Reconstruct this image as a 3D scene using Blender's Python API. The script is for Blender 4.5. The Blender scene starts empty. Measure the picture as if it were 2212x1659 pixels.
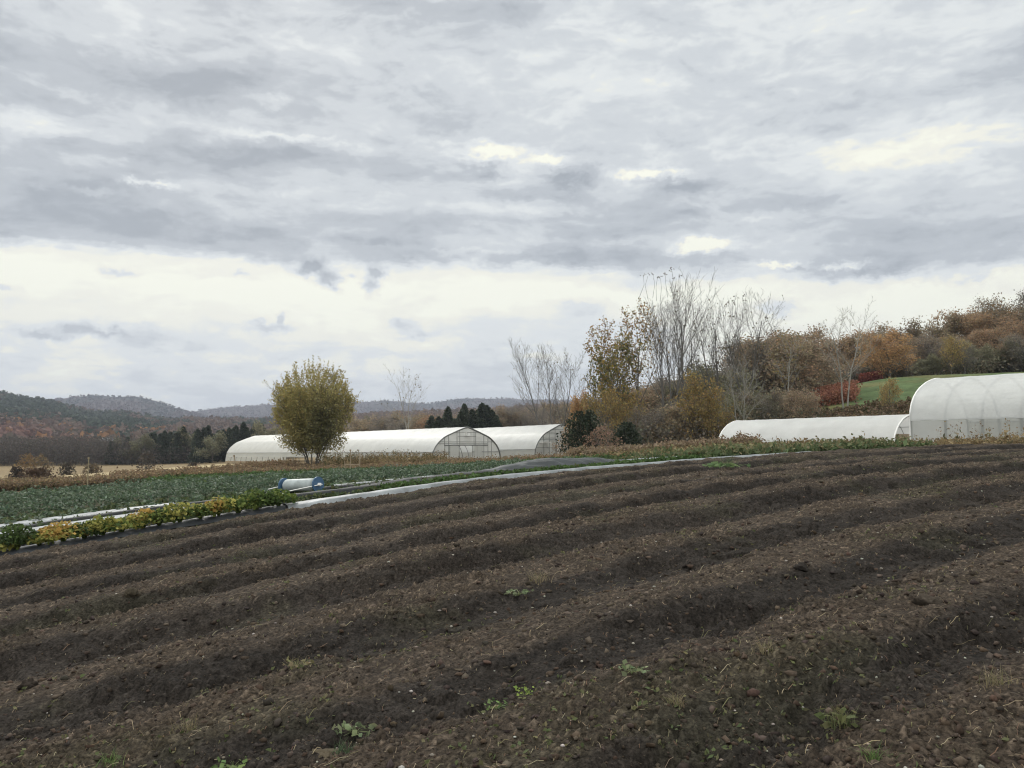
import bpy, math, random
import numpy as np
from math import radians as R, sin, cos, tan, atan, atan2, pi
sc = bpy.context.scene
C = sc.collection

# ------------------------------------------------------------------ camera
PITCH = R(4.30); FOC = 1736.0; CAMZ = 1.6            # focal in units of a 2212 px wide picture
cam = bpy.data.cameras.new('camera'); cam_o = bpy.data.objects.new('camera', cam); C.objects.link(cam_o)
cam.sensor_width = 36.0; cam.lens = 36.0 * FOC / 2212.0; cam.clip_start = 0.05; cam.clip_end = 30000
cam_o.location = (0, 0, CAMZ); cam_o.rotation_euler = (R(90) + PITCH, 0, 0)
sc.camera = cam_o
sc.view_settings.view_transform = 'Standard'; sc.view_settings.look = 'None'
sc.view_settings.exposure = 0.0; sc.view_settings.gamma = 1.0
sc.cycles.use_denoising = True; sc.cycles.pixel_filter_type = 'BLACKMAN_HARRIS'; sc.cycles.filter_width = 1.15
sc.cycles.max_bounces = 6; sc.cycles.diffuse_bounces = 3; sc.cycles.transparent_max_bounces = 10
sc.cycles.volume_bounces = 0; sc.cycles.use_adaptive_sampling = True; sc.cycles.adaptive_threshold = 0.02

def sky_dir(px, py):
    X = (px - 1106) / FOC; Y = (829.5 - py) / FOC
    y = cos(PITCH) - Y * sin(PITCH); z = sin(PITCH) + Y * cos(PITCH)
    n = math.sqrt(X * X + y * y + z * z)
    return atan2(X, y), math.asin(z / n)

# ------------------------------------------------------------------ sky
def build_world():
    w = bpy.data.worlds.new('World'); sc.world = w; w.use_nodes = True
    nt = w.node_tree; N = nt.nodes; L = nt.links; N.clear()
    def nd(t, **k):
        n = N.new(t)
        for a, b in k.items(): setattr(n, a, b)
        return n
    def inp(n, i, v):
        if isinstance(v, bpy.types.NodeSocket): L.new(v, n.inputs[i])
        else: n.inputs[i].default_value = v
    def M(op, a, b=0.0, c=0.0, clamp=False):
        n = nd('ShaderNodeMath', operation=op, use_clamp=clamp); inp(n, 0, a); inp(n, 1, b); inp(n, 2, c); return n.outputs[0]
    def V(op, a, b=(0, 0, 0), c=(0, 0, 0), out=0):
        n = nd('ShaderNodeVectorMath', operation=op); inp(n, 0, a); inp(n, 1, b)
        if op == 'MULTIPLY_ADD': inp(n, 2, c)
        return n.outputs['Value'] if op in ('DOT_PRODUCT', 'LENGTH') else n.outputs[0]
    def NZ(vec, scale, detail, rough, lac=2.0, dist=0.0, col=False):
        n = nd('ShaderNodeTexNoise'); inp(n, 'Vector', vec); inp(n, 'Scale', scale); inp(n, 'Detail', detail)
        inp(n, 'Roughness', rough); inp(n, 'Lacunarity', lac); inp(n, 'Distortion', dist)
        return n.outputs['Color'] if col else n.outputs['Fac']
    tc = nd('ShaderNodeTexCoord').outputs['Generated']
    nrm = V('NORMALIZE', tc)
    sp = nd('ShaderNodeSeparateXYZ'); L.new(nrm, sp.inputs[0]); x, y, z = sp.outputs
    az = M('ARCTAN2', x, y); el = M('ARCSINE', z)
    cb = nd('ShaderNodeCombineXYZ'); inp(cb, 0, az); inp(cb, 1, el); P = cb.outputs[0]
    # horizontally stretched coordinate for turbulence
    Ps = V('MULTIPLY', P, (1.0, 2.1, 1.0))
    w1 = V('SUBTRACT', NZ(Ps, 4.0, 3.0, 0.5, col=True), (0.5, 0.5, 0.5))
    w2 = V('SUBTRACT', NZ(Ps, 15.0, 6.0, 0.62, col=True), (0.5, 0.5, 0.5))
    w3 = V('SUBTRACT', NZ(P, 60.0, 6.0, 0.65, col=True), (0.5, 0.5, 0.5))
    Pw = V('MULTIPLY_ADD', w1, (0.09, 0.022, 0), P)
    Pw = V('MULTIPLY_ADD', w2, (0.060, 0.042, 0), Pw)
    Pw = V('MULTIPLY_ADD', w3, (0.014, 0.012, 0), Pw)
    Pf = V('MULTIPLY_ADD', w2, (0.040, 0.026, 0), P)
    Pf = V('MULTIPLY_ADD', w3, (0.026, 0.020, 0), Pf)
    rag_n = M('MULTIPLY', M('SUBTRACT', NZ(V('MULTIPLY', P, (1.0, 1.7, 1.0)), 22.0, 8.0, 0.62, dist=0.3), 0.5), 2.3)
    sw = nd('ShaderNodeSeparateXYZ'); L.new(Pw, sw.inputs[0])
    ew = M('MULTIPLY_ADD', sw.outputs[0], 0.020, sw.outputs[1]); ew = M('MULTIPLY_ADD', M('MINIMUM', M('ABSOLUTE', sw.outputs[0]), 1.2), 0.035, ew)       # the deck's far edge dips towards the right
    # projected deck
    zz = M('ADD', M('MAXIMUM', z, 0.0), 0.13)
    dk = nd('ShaderNodeCombineXYZ'); inp(dk, 0, M('DIVIDE', x, zz)); inp(dk, 1, M('DIVIDE', y, zz)); D = dk.outputs[0]
    D2 = V('MULTIPLY', D, (0.62, 1.0, 1.0))
    d1 = NZ(V('ADD', D2, (3.1, 7.7, 0.0)), 1.15, 9.0, 0.56, dist=0.35)
    d2 = NZ(V('ADD', D, (11.0, 2.0, 4.0)), 0.45, 4.0, 0.5, dist=0.2)
    d3 = NZ(V('ADD', D2, (5.0, 1.0, 9.0)), 4.5, 8.0, 0.62, dist=0.6)
    # elevation profile
    rp = nd('ShaderNodeValToRGB'); cr = rp.color_ramp; cr.interpolation = 'LINEAR'
    def E(py): return (sky_dir(1106, py)[1]) / 0.6
    stops = [(0.0, .52), (E(930), .54), (E(860), .62), (E(770), .73), (E(715), .83), (E(680), .85), (E(625), .89), (E(580), .82), (E(562), .50),
             (E(535), .46), (E(440), .51), (E(330), .53), (E(230), .48), (E(100), .49), (E(0), .51), (1.0, .72)]
    stops = sorted(stops)
    el_ = cr.elements
    el_[0].position = 0; el_[0].color = (stops[0][1],) * 3 + (1,)
    el_[1].position = 1; el_[1].color = (stops[-1][1],) * 3 + (1,)
    for p, v in stops[1:-1]:
        e = el_.new(p); e.color = (v, v, v, 1)
    inp(rp, 0, M('DIVIDE', ew, 0.6))
    acc = M('ADD', rp.outputs[0], 0.10)
    # texture amplitude: full in the deck, weak in the bright band
    ra = nd('ShaderNodeMapRange'); inp(ra, 0, ew); inp(ra, 1, sky_dir(1106, 600)[1]); inp(ra, 2, sky_dir(1106, 560)[1]); inp(ra, 3, 0.35); inp(ra, 4, 1.0)
    amp = ra.outputs[0]
    tx = M('ADD', M('MULTIPLY', M('SUBTRACT', d1, 0.5), 1.0), M('MULTIPLY', M('SUBTRACT', d2, 0.5), 0.5))
    tx = M('ADD', tx, M('MULTIPLY', M('SUBTRACT', d3, 0.5), 0.28))
    acc = M('MULTIPLY_ADD', tx, amp, acc)
    # lumpy cloud bodies: masks with darker undersides and lit upper rims
    Pl = V('MULTIPLY', V('MULTIPLY_ADD', w1, (0.05, 0.03, 0), P), (1.0, 2.6, 1.0)); Pl = V('MULTIPLY_ADD', w3, (0.010, 0.016, 0), Pl)
    def lump(off, sc_, dt): return NZ(V('ADD', Pl, off), sc_, dt, 0.58, dist=0.25)
    la = lump((3.7, 1.3, 0), 5.2, 8.0); lb = lump((3.7, 1.3 + .034, 0), 5.2, 4.0)
    def SM(v, a, b):
        n = nd('ShaderNodeMapRange', interpolation_type='SMOOTHSTEP'); inp(n, 0, v); inp(n, 1, a); inp(n, 2, b); return n.outputs[0]
    body = M('SUBTRACT', SM(la, .43, .57), .5); rim = M('SUBTRACT', la, lb)
    lc = lump((9.1, 4.3, 2.0), 13.0, 7.0); ld = lump((9.1, 4.3 + .014, 2.0), 13.0, 4.0)
    body2 = M('SUBTRACT', SM(lc, .45, .56), .5); rim2 = M('SUBTRACT', lc, ld)
    t2 = M('ADD', M('MULTIPLY', body, -0.14), M('MULTIPLY', rim, 0.75)); t2 = M('ADD', t2, M('MULTIPLY', body2, -0.075)); t2 = M('ADD', t2, M('MULTIPLY', rim2, 0.62))
    acc = M('MULTIPLY_ADD', t2, amp, acc)
    # broken pale cloud under the bright band
    lowm = M('SUBTRACT', 1.0, SM(ew, sky_dir(1106, 790)[1], sky_dir(1106, 690)[1]))
    acc = M('MULTIPLY_ADD', M('MULTIPLY', t2, .8), lowm, acc)
    G = [  # px, py, rx, ry, amount, 0 = soft / 1 = ragged
        (330, 190, 300, 55, -.20, 0), (80, 218, 150, 26, -.14, 0), (600, 342, 150, 24, -.24, 0), (250, 332, 190, 15, -.10, 0),
        (120, 390, 110, 28, -.16, 0), (1050, 368, 62, 20, -.30, 1), (880, 372, 120, 30, -.15, 0), (1240, 388, 78, 26, -.36, 1),
        (1470, 405, 60, 15, -.22, 1), (1760, 440, 85, 28, -.18, 1), (600, 475, 480, 34, -.12, 0), (1250, 560, 250, 20, -.18, 0),
        (1550, 592, 250, 16, -.22, 0), (2110, 560, 180, 42, -.20, 0), (1450, 280, 480, 46, -.12, 0), (1900, 225, 250, 26, -.10, 0),
        (10, 510, 70, 14, -.18, 0), (1850, 592, 140, 13, -.30, 1), (1080, 20, 260, 40, -.05, 0), (330, 500, 150, 20, -.12, 0),
        (1060, 326, 80, 17, .55, 1), (1390, 377, 95, 13, .50, 1), (1520, 530, 78, 17, .62, 1), (1690, 574, 66, 8, .55, 1),
        (1830, 572, 48, 8, .5, 1), (590, 222, 60, 18, .26, 1), (430, 252, 240, 26, .18, 0), (220, 95, 50, 26, .18, 0),
        (290, 40, 40, 34, .16, 0), (60, 262, 80, 18, .20, 0), (280, 392, 30, 8, .35, 1), (350, 402, 36, 7, .35, 1),
        (2130, 290, 170, 30, .22, 0), (2170, 25, 110, 40, .14, 0), (90, 180, 90, 20, .14, 0), (1320, 35, 200, 25, .06, 0), (650, 300, 160, 10, .22, 1), (1180, 345, 70, 14, .3, 1), (960, 300, 120, 10, .12, 1), (200, 415, 60, 8, .2, 1), (1650, 330, 120, 12, .12, 1), (1580, 470, 180, 9, .10, 1), (1000, 540, 200, 7, .12, 1), (730, 515, 160, 16, -.12, 1), (1700, 500, 120, 20, -.12, 1), (2060, 500, 110, 18, -.10, 1), (380, 470, 120, 16, -.10, 1), (1120, 420, 90, 14, -.12, 1), (560, 410, 110, 14, .10, 1), (1000, 115, 260, 40, .06, 0),
        (1900, 330, 150, 30, .10, 0), (1150, 455, 200, 16, .10, 0), (1280, 520, 200, 10, .10, 0),
        (675, 583, 34, 20, -.50, 1), (712, 607, 30, 20, -.50, 1), (815, 590, 20, 16, -.42, 1), (805, 622, 20, 17, -.42, 1), (762, 596, 12, 9, -.2, 1),
        (255, 590, 34, 9, -.26, 1), (520, 592, 12, 6, -.25, 1), (78, 720, 46, 11, -.36, 1), (165, 710, 46, 15, -.42, 1),
        (235, 716, 36, 9, -.3, 1), (305, 728, 55, 26, -.22, 1), (580, 706, 52, 11, -.36, 1), (610, 690, 10, 10, -.28, 1), (868, 702, 30, 18, -.28, 1),
        (905, 722, 34, 9, -.22, 1), (15, 618, 28, 5, -.26, 1), (415, 748, 34, 12, -.13, 1), (1690, 665, 52, 24, -.28, 1),
        (1275, 668, 60, 26, -.16, 1), (1120, 715, 220, 46, -.20, 0), (1340, 720, 130, 40, -.12, 0), (40, 650, 70, 14, -.07, 0), (470, 600, 90, 10, -.08, 0),
        (560, 640, 140, 14, .05, 0), (480, 770, 110, 22, .08, 0), (820, 835, 140, 34, -.12, 0), (330, 820, 120, 18, -.08, 0), (1000, 870, 170, 22, -.06, 0),
        (680, 790, 120, 12, .08, 1), (100, 790, 80, 22, .07, 0), (1750, 625, 60, 12, -.05, 0), (1980, 650, 160, 14, .10, 0), (2120, 608, 140, 9, .10, 0),
    ]
    for (px, py, rx, ry, am, rag) in G:
        a, e = sky_dir(px, py)
        sx = FOC / rx; sy = FOC / ry
        v = V('MULTIPLY_ADD', Pf if rag else Pw, (sx, sy, 0), (-a * sx, -e * sy, 0))
        r2 = V('DOT_PRODUCT', v, v)
        if rag: r2 = M('MAXIMUM', M('MULTIPLY', M('ADD', r2, rag_n), 1.7), 0.0)
        acc = M('MULTIPLY_ADD', M('POWER', 0.4066, r2), am * (1.15 if rag else 1.1), acc)
    fine = NZ(P, 40.0, 6.0, 0.6)
    acc = M('MULTIPLY_ADD', M('SUBTRACT', fine, 0.5), 0.07, acc)
    cm = nd('ShaderNodeValToRGB'); c = cm.color_ramp; c.interpolation = 'EASE'
    cols = [(0.0, (.30, .335, .37)), (.22, (.385, .42, .46)), (.45, (.52, .555, .59)), (.60, (.655, .69, .715)), (.78, (.80, .83, .83)), (.92, (.96, .95, .84)), (1.0, (1.03, 1.03, .89))]
    c.elements[0].position = 0; c.elements[0].color = cols[0][1] + (1,)
    c.elements[1].position = 1; c.elements[1].color = cols[-1][1] + (1,)
    for p, q in cols[1:-1]:
        e = c.elements.new(p); e.color = q + (1,)
    inp(cm, 0, acc)
    # an overcast sky is brightest overhead
    zb = nd('ShaderNodeMapRange', interpolation_type='SMOOTHSTEP'); inp(zb, 0, el); inp(zb, 1, 0.53); inp(zb, 2, 1.15); inp(zb, 3, 10.0); inp(zb, 4, 10.0 * ZEN)
    back = nd('ShaderNodeMapRange', interpolation_type='SMOOTHSTEP'); inp(back, 0, y); inp(back, 1, 0.45); inp(back, 2, -0.5); inp(back, 3, 1.0); inp(back, 4, BACK)
    k = M('MULTIPLY', zb.outputs[0], back.outputs[0])
    cl = V('SCALE', cm.outputs[0]); cl.node.inputs['Scale'].default_value = 1.0; L.new(k, cl.node.inputs['Scale'])
    st = nd('ShaderNodeTexSky', sky_type='NISHITA'); st.sun_disc = False; st.sun_elevation = SUN_EL; st.sun_rotation = SUN_AZ
    mx = nd('ShaderNodeMix', data_type='RGBA'); mx.inputs['Factor'].default_value = 0.97
    L.new(st.outputs[0], mx.inputs['A']); L.new(cl, mx.inputs['B'])
    bg = nd('ShaderNodeBackground'); L.new(mx.outputs['Result'], bg.inputs[0]); bg.inputs[1].default_value = 0.1
    L.new(bg.outputs[0], nd('ShaderNodeOutputWorld').inputs[0])
    w.cycles.sampling_method = 'MANUAL'; w.cycles.sample_map_resolution = 512

ZEN, BACK = 1.9, 1.45
SUN_EL, SUN_AZ = R(34), R(-22)     # low behind the cloud, ahead and to the left
build_world()
sl = bpy.data.lights.new('sun', 'SUN'); sl.energy = 1.5; sl.angle = R(14); sl.color = (1.0, .96, .89)
so = bpy.data.objects.new('sun', sl); C.objects.link(so)
so.rotation_euler = (R(90) - SUN_EL, 0, -SUN_AZ + pi)   # shines from azimuth SUN_AZ (clockwise from +Y)

# ------------------------------------------------------------------ numpy noise
def _h(ix, iy, s):
    h = (ix.astype(np.int64) * 374761393 + iy.astype(np.int64) * 668265263 + s * 1442695041) & 0xffffffff
    h = ((h ^ (h >> 13)) * 1274126177) & 0xffffffff
    h = (h ^ (h >> 16)) & 0xffffff
    return h / 16777216.0
def vn(x, y, s=0):
    ix = np.floor(x); iy = np.floor(y); fx = x - ix; fy = y - iy
    fx = fx * fx * (3 - 2 * fx); fy = fy * fy * (3 - 2 * fy)
    a = _h(ix, iy, s); b = _h(ix + 1, iy, s); c = _h(ix, iy + 1, s); d = _h(ix + 1, iy + 1, s)
    return (a * (1 - fx) + b * fx) * (1 - fy) + (c * (1 - fx) + d * fx) * fy
def fbm(x, y, o=4, s=0, g=.5):
    t = 0; a = 1; n = 0
    for i in range(o):
        t = t + a * vn(x, y, s + i * 17); n += a; a *= g; x = x * 2.03 + 5.1; y = y * 2.03 + 3.7
    return t / n
def worley(x, y, s=0):
    ix = np.floor(x); iy = np.floor(y); best = np.full(x.shape, 9.0); cid = np.zeros(x.shape)
    for i in (-1, 0, 1):
        for j in (-1, 0, 1):
            cx = ix + i; cy = iy + j
            qx = cx + _h(cx, cy, s); qy = cy + _h(cx, cy, s + 7)
            d = (qx - x) ** 2 + (qy - y) ** 2
            m = d < best; best = np.where(m, d, best); cid = np.where(m, _h(cx, cy, s + 13), cid)
    return np.sqrt(best), cid
def ss(a, b, x):
    t = np.clip((x - a) / (b - a), 0, 1); return t * t * (3 - 2 * t)

# ------------------------------------------------------------------ terrain
UX, UY = 0.8746, 0.4848                      # direction of the beds; v grows away from the camera
def uv2xy(u, v): return UX * u - UY * v, UY * u + UX * v
def xy2uv(x, y): return UX * x + UY * y, -UY * x + UX * y
HU = np.array([-14, -6, -3, 0, 3.4, 7.8, 14.7, 20, 26, 35, 45.]); HZ = np.array([-1.75, -.80, -.38, 0, .45, .90, 1.29, 1.45, 1.55, 1.62, 1.6])
ctl = []
for vv in (-4, 2, 8, 14):
    for uu, hz in zip(HU, HZ): ctl.append((*uv2xy(uu, vv), hz))
def zpx(py, y): return CAMZ + y * tan(PITCH - atan((py - 829.5) / FOC))
def cp(px, y, z=None, py=None): ctl.append(((px - 1106) / FOC * y, y, zpx(py, y) if z is None else z))
for t in [(0, 22, -.05), (0, 31, -.25), (0, 50, -.8), (0, 80, -2.2), (0, 130, -4.6), (0, 200, -6), (0, 320, -6), (300, 50, -.75), (300, 90, -2.5), (300, 190, -5.6), (300, 320, -5.5),
          (560, 22, .35), (560, 34, .2), (560, 60, -.3), (560, 130, -1.6), (560, 300, -4.0), (690, 60, -.1), (-500, 60, -2), (-500, 200, -6), (-500, 350, -6),
          (1106, 22, .80), (1106, 36, .55), (1106, 60, .1), (1010, 85, -.45), (1218, 91, -.35), (520, 121, -1.15), (1106, 150, -1.3), (900, 200, -1.5), (900, 320, 1.5), (1150, 260, 3.5),
          (1400, 30, 1.1), (1400, 60, .8), (1400, 100, 1.6), (1400, 200, 8), (1600, 60, 1.05), (1600, 90, 2.2), (1600, 160, 11), (1930, 51.5, 1.25), (2000, 45, 1.45), (2212, 35, 1.58),
          (1735, 95, 5.6), (1850, 105, 8.6), (1900, 85, 5.0), (1900, 115, 10.9), (2000, 70, 3.4), (2212, 60, 3.0), (2212, 90, 8), (2212, 130, 13.6), (2212, 180, 18), (2212, 300, 20), (2900, 40, 2.5), (2900, 90, 9), (2900, 200, 18), (1700, 250, 16), (1400, 320, 12), (1700, 130, 8.5), (2000, 125, 12)]: cp(*t)
ctl = np.array(ctl, float)
def _tps_k(r2): return np.where(r2 > 0, r2 * np.log(np.maximum(r2, 1e-12)) * .5, 0)
def _fit():
    n = len(ctl); X = ctl[:, :2] / 100
    K = _tps_k(((X[:, None] - X[None]) ** 2).sum(-1)) + np.eye(n) * 2e-6
    A = np.zeros((n + 3, n + 3)); A[:n, :n] = K; A[:n, n] = 1; A[:n, n + 1:] = X; A[n, :n] = 1; A[n + 1:, :n] = X.T
    return np.linalg.solve(A, np.concatenate([ctl[:, 2], [0, 0, 0]]))
_W = _fit()
def T(x, y):
    x = np.asarray(x, float); y = np.asarray(y, float); sh = np.broadcast(x, y).shape
    x = np.broadcast_to(x, sh).ravel(); y = np.broadcast_to(y, sh).ravel(); out = np.empty(x.size); n = len(ctl)
    for i in range(0, x.size, 60000):
        a = np.stack([x[i:i + 60000], y[i:i + 60000]], 1) / 100
        r2 = ((a[:, None] - ctl[None, :, :2] / 100) ** 2).sum(-1)
        out[i:i + 60000] = _tps_k(r2) @ _W[:n] + _W[n] + a @ _W[n + 1:]
    out = np.clip(out, -6.5, 24)
    f = ss(330, 480, np.hypot(x, y)); f = np.maximum(f, ss(-20, -80, y))
    return (out * (1 - f) - 6.0 * f).reshape(sh)
def Tz(x, y): return float(T(x, y))
def at(px, y): return ((px - 1106) / FOC * y, y)           # bearing + distance -> plan position
def ground_hit(px, py):
    X = (px - 1106) / FOC; Y = (829.5 - py) / FOC
    d = np.array([X, cos(PITCH) - Y * sin(PITCH), sin(PITCH) + Y * cos(PITCH)])
    s = np.linspace(2, 120, 6000); z = T(d[0] * s, d[1] * s) - (CAMZ + d[2] * s)
    i = int(np.argmax(z > 0)); s = s[i]
    return d[0] * s, d[1] * s

# ------------------------------------------------------------------ mesh + tagging helpers
def mesh(name, V, F, col=None, smooth=False, mat=None, parent=None, link=True, mi=None):
    V = np.asarray(V, np.float32); me = bpy.data.meshes.new(name)
    if isinstance(F, np.ndarray):
        k = F.shape[1]; nf = len(F)
        me.vertices.add(len(V)); me.vertices.foreach_set('co', V.ravel())
        me.loops.add(nf * k); me.loops.foreach_set('vertex_index', F.astype(np.int32).ravel())
        me.polygons.add(nf); me.polygons.foreach_set('loop_start', np.arange(0, nf * k, k, dtype=np.int32))
        me.update(calc_edges=True)
    else:
        me.from_pydata(V.tolist(), [], F)
    if smooth: me.polygons.foreach_set('use_smooth', np.ones(len(me.polygons), bool))
    if col is not None:
        a = me.color_attributes.new('Col', 'FLOAT_COLOR', 'POINT')
        c = np.ones((len(V), 4), np.float32); c[:, :3] = col; a.data.foreach_set('color', c.ravel())
    for m in (mat if isinstance(mat, (list, tuple)) else [mat]):
        if m: me.materials.append(m)
    if mi is not None: me.polygons.foreach_set('material_index', np.asarray(mi, np.int32))
    o = bpy.data.objects.new(name, me)
    if link: C.objects.link(o)
    if parent: o.parent = parent
    return o
def empty(name, loc, rot=(0, 0, 0)):
    o = bpy.data.objects.new(name, None); o.location = loc; o.rotation_euler = rot; o.empty_display_size = .3; C.objects.link(o); return o
def tag(o, label=None, cat=None, group=None, kind=None):
    if label: o['label'] = label
    if cat: o['category'] = cat
    if group: o['group'] = group
    if kind: o['kind'] = kind
    return o
def copy_tree(o, parent=None):
    c = o.copy(); C.objects.link(c)
    if parent: c.parent = parent
    for ch in o.children: copy_tree(ch, c)
    return c

class MB:
    """collects shapes into one mesh"""
    def __init__(s): s.V = []; s.F = []; s.n = 0
    def add(s, V, F):
        s.V += [tuple(v) for v in V]; s.F += [tuple(i + s.n for i in f) for f in F]; s.n += len(V)
    def box(s, x0, x1, y0, y1, z0, z1):
        s.add([(x0, y0, z0), (x1, y0, z0), (x1, y1, z0), (x0, y1, z0), (x0, y0, z1), (x1, y0, z1), (x1, y1, z1), (x0, y1, z1)],
              [(3, 2, 1, 0), (4, 5, 6, 7), (0, 1, 5, 4), (1, 2, 6, 5), (2, 3, 7, 6), (3, 0, 4, 7)])
    def tube(s, pts, r, k=6, r1=None, caps=True):
        pts = [np.array(p, float) for p in pts]; n = len(pts); r1 = r if r1 is None else r1; V = []; up = np.array([0.13, 0.07, 0.99])
        for i, p in enumerate(pts):
            d = pts[min(i + 1, n - 1)] - pts[max(i - 1, 0)]; d = d / (np.linalg.norm(d) + 1e-9)
            a = np.cross(d, up)
            if np.linalg.norm(a) < .2: a = np.cross(d, (1, 0, 0))
            a /= np.linalg.norm(a); b = np.cross(d, a); q = r + (r1 - r) * i / max(n - 1, 1)
            for j in range(k): t = 2 * pi * j / k; V.append(p + q * (a * cos(t) + b * sin(t)))
        F = [(i * k + j, i * k + (j + 1) % k, (i + 1) * k + (j + 1) % k, (i + 1) * k + j) for i in range(n - 1) for j in range(k)]
        if caps: F += [tuple(range(k))[::-1], tuple((n - 1) * k + j for j in range(k))]
        s.add(V, F)
    def build(s, name, mat, parent=None, smooth=False):
        return mesh(name, s.V, s.F, mat=mat, parent=parent, smooth=smooth)

# ------------------------------------------------------------------ materials
def mat(name, col=(.5, .5, .5), rough=.8, spec=.3, attr=False, var=0.0, vscale=3.0, bump=0.0, bscale=20.0, trans=0.0, metal=0.0, clear=0.0, rnd=0.0, bdist=.02):
    m = bpy.data.materials.new(name); m.use_nodes = True; nt = m.node_tree; N = nt.nodes; L = nt.links; N.clear()
    out = N.new('ShaderNodeOutputMaterial'); b = N.new('ShaderNodeBsdfPrincipled')
    b.inputs['Roughness'].default_value = rough; b.inputs['Metallic'].default_value = metal; b.inputs['Specular IOR Level'].default_value = spec
    if attr: c = N.new('ShaderNodeAttribute'); c.attribute_name = 'Col'; c = c.outputs['Color']
    else: c = N.new('ShaderNodeRGB'); c.outputs[0].default_value = (*col, 1); c = c.outputs[0]
    if rnd:
        oi = N.new('ShaderNodeObjectInfo'); mr = N.new('ShaderNodeMapRange'); L.new(oi.outputs['Random'], mr.inputs[0])
        mr.inputs[3].default_value = 1 - rnd; mr.inputs[4].default_value = 1 + rnd
        hs = N.new('ShaderNodeHueSaturation'); L.new(mr.outputs[0], hs.inputs['Value']); L.new(c, hs.inputs['Color']); c = hs.outputs[0]
        m2 = N.new('ShaderNodeMath'); m2.operation = 'MULTIPLY_ADD'; wn = N.new('ShaderNodeTexWhiteNoise'); wn.noise_dimensions = '1D'; L.new(oi.outputs['Random'], wn.inputs['W'])
        L.new(wn.outputs[0], m2.inputs[0]); m2.inputs[1].default_value = .016; m2.inputs[2].default_value = .493; L.new(m2.outputs[0], hs.inputs['Hue'])
    tcn = N.new('ShaderNodeTexCoord')
    if var:
        nz = N.new('ShaderNodeTexNoise'); nz.inputs['Scale'].default_value = vscale; nz.inputs['Detail'].default_value = 6; nz.inputs['Roughness'].default_value = .6
        L.new(tcn.outputs['Object'], nz.inputs['Vector'])
        mr = N.new('ShaderNodeMapRange'); L.new(nz.outputs['Fac'], mr.inputs[0]); mr.inputs[1].default_value = .25; mr.inputs[2].default_value = .75
        mr.inputs[3].default_value = 1 - var; mr.inputs[4].default_value = 1 + var
        hs = N.new('ShaderNodeHueSaturation'); L.new(mr.outputs[0], hs.inputs['Value']); L.new(c, hs.inputs['Color']); c = hs.outputs[0]
    L.new(c, b.inputs['Base Color']); sh = b.outputs[0]
    if bump:
        nb = N.new('ShaderNodeTexNoise'); nb.inputs['Scale'].default_value = bscale; nb.inputs['Detail'].default_value = 5; nb.inputs['Roughness'].default_value = .65; L.new(tcn.outputs['Object'], nb.inputs['Vector'])
        bp = N.new('ShaderNodeBump'); bp.inputs['Strength'].default_value = bump; bp.inputs['Distance'].default_value = bdist; L.new(nb.outputs['Fac'], bp.inputs['Height']); L.new(bp.outputs[0], b.inputs['Normal'])
    if trans:
        t = N.new('ShaderNodeBsdfTranslucent'); L.new(c, t.inputs[0]); mx = N.new('ShaderNodeMixShader'); mx.inputs[0].default_value = trans
        L.new(sh, mx.inputs[1]); L.new(t.outputs[0], mx.inputs[2]); sh = mx.outputs[0]
    if clear:
        t = N.new('ShaderNodeBsdfTransparent'); mx = N.new('ShaderNodeMixShader'); mx.inputs[0].default_value = clear
        L.new(sh, mx.inputs[1]); L.new(t.outputs[0], mx.inputs[2]); sh = mx.outputs[0]
    L.new(sh, out.inputs[0]); return m
M_leaf = mat('leaf', attr=True, rough=.75, spec=.15, trans=.35)
M_leaf_r = mat('woods_leaf', attr=True, rough=.8, spec=.1, trans=.42, rnd=.22)
M_bark = mat('bark', (.13, .12, .105), .9, .1, var=.3, vscale=2)
M_bark_pale = mat('pale_bark', (.27, .26, .235), .85, .1, var=.25, vscale=2)
M_bark_grey = mat('grey_bark', (.13, .123, .115), .9, .1, var=.25, vscale=2)
M_soil = mat('tilled_soil', attr=True, rough=.95, spec=.12, var=.95, vscale=52, bump=1.0, bscale=85, bdist=.018)
M_ground = mat('field_earth', attr=True, rough=.95, spec=.1, var=.35, vscale=1.3, bump=.6, bscale=6, bdist=.1)
M_stuff = mat('plant_stuff', attr=True, rough=.8, spec=.15, trans=.3)
M_clod = mat('clod', attr=True, rough=.95, spec=.1, var=.3, vscale=60, bump=.6, bscale=90, bdist=.004)
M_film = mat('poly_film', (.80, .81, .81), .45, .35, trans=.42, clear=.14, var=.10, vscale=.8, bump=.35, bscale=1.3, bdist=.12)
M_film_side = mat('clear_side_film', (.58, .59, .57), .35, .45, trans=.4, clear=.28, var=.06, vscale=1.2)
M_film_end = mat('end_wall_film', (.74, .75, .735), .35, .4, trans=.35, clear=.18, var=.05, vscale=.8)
M_bar = mat('galvanised_tube', (.20, .21, .205), .5, .4, metal=.3)
M_hoop = mat('hoop_tube', (.16, .165, .17), .5, .4)
M_white = mat('white_paint', (.78, .78, .77), .5, .4, var=.06, vscale=5)
M_wood = mat('weathered_wood', (.30, .24, .17), .85, .2, var=.3, vscale=8)
M_mulch = mat('silver_plastic_mulch', (.185, .20, .215), .5, .4, var=.6, vscale=2.6, bump=.5, bscale=4, bdist=.06)
M_mulch_d = mat('dull_grey_film', (.085, .092, .105), .5, .4, var=.3, vscale=2, bump=.5, bscale=5, bdist=.05)
M_black = mat('black_plastic', (.018, .020, .022), .62, .2, var=.3, vscale=3, bump=.5, bscale=5, bdist=.05)
M_fabric = mat('grey_row_cover', (.045, .051, .056), .58, .25, var=.3, vscale=2, bump=.35, bscale=5, bdist=.05)
M_blue = mat('blue_plastic', (.05, .11, .20), .5, .4, var=.15, vscale=8)
M_drum = mat('drum_white', (.36, .40, .41), .5, .35, var=.3, vscale=5)
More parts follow.
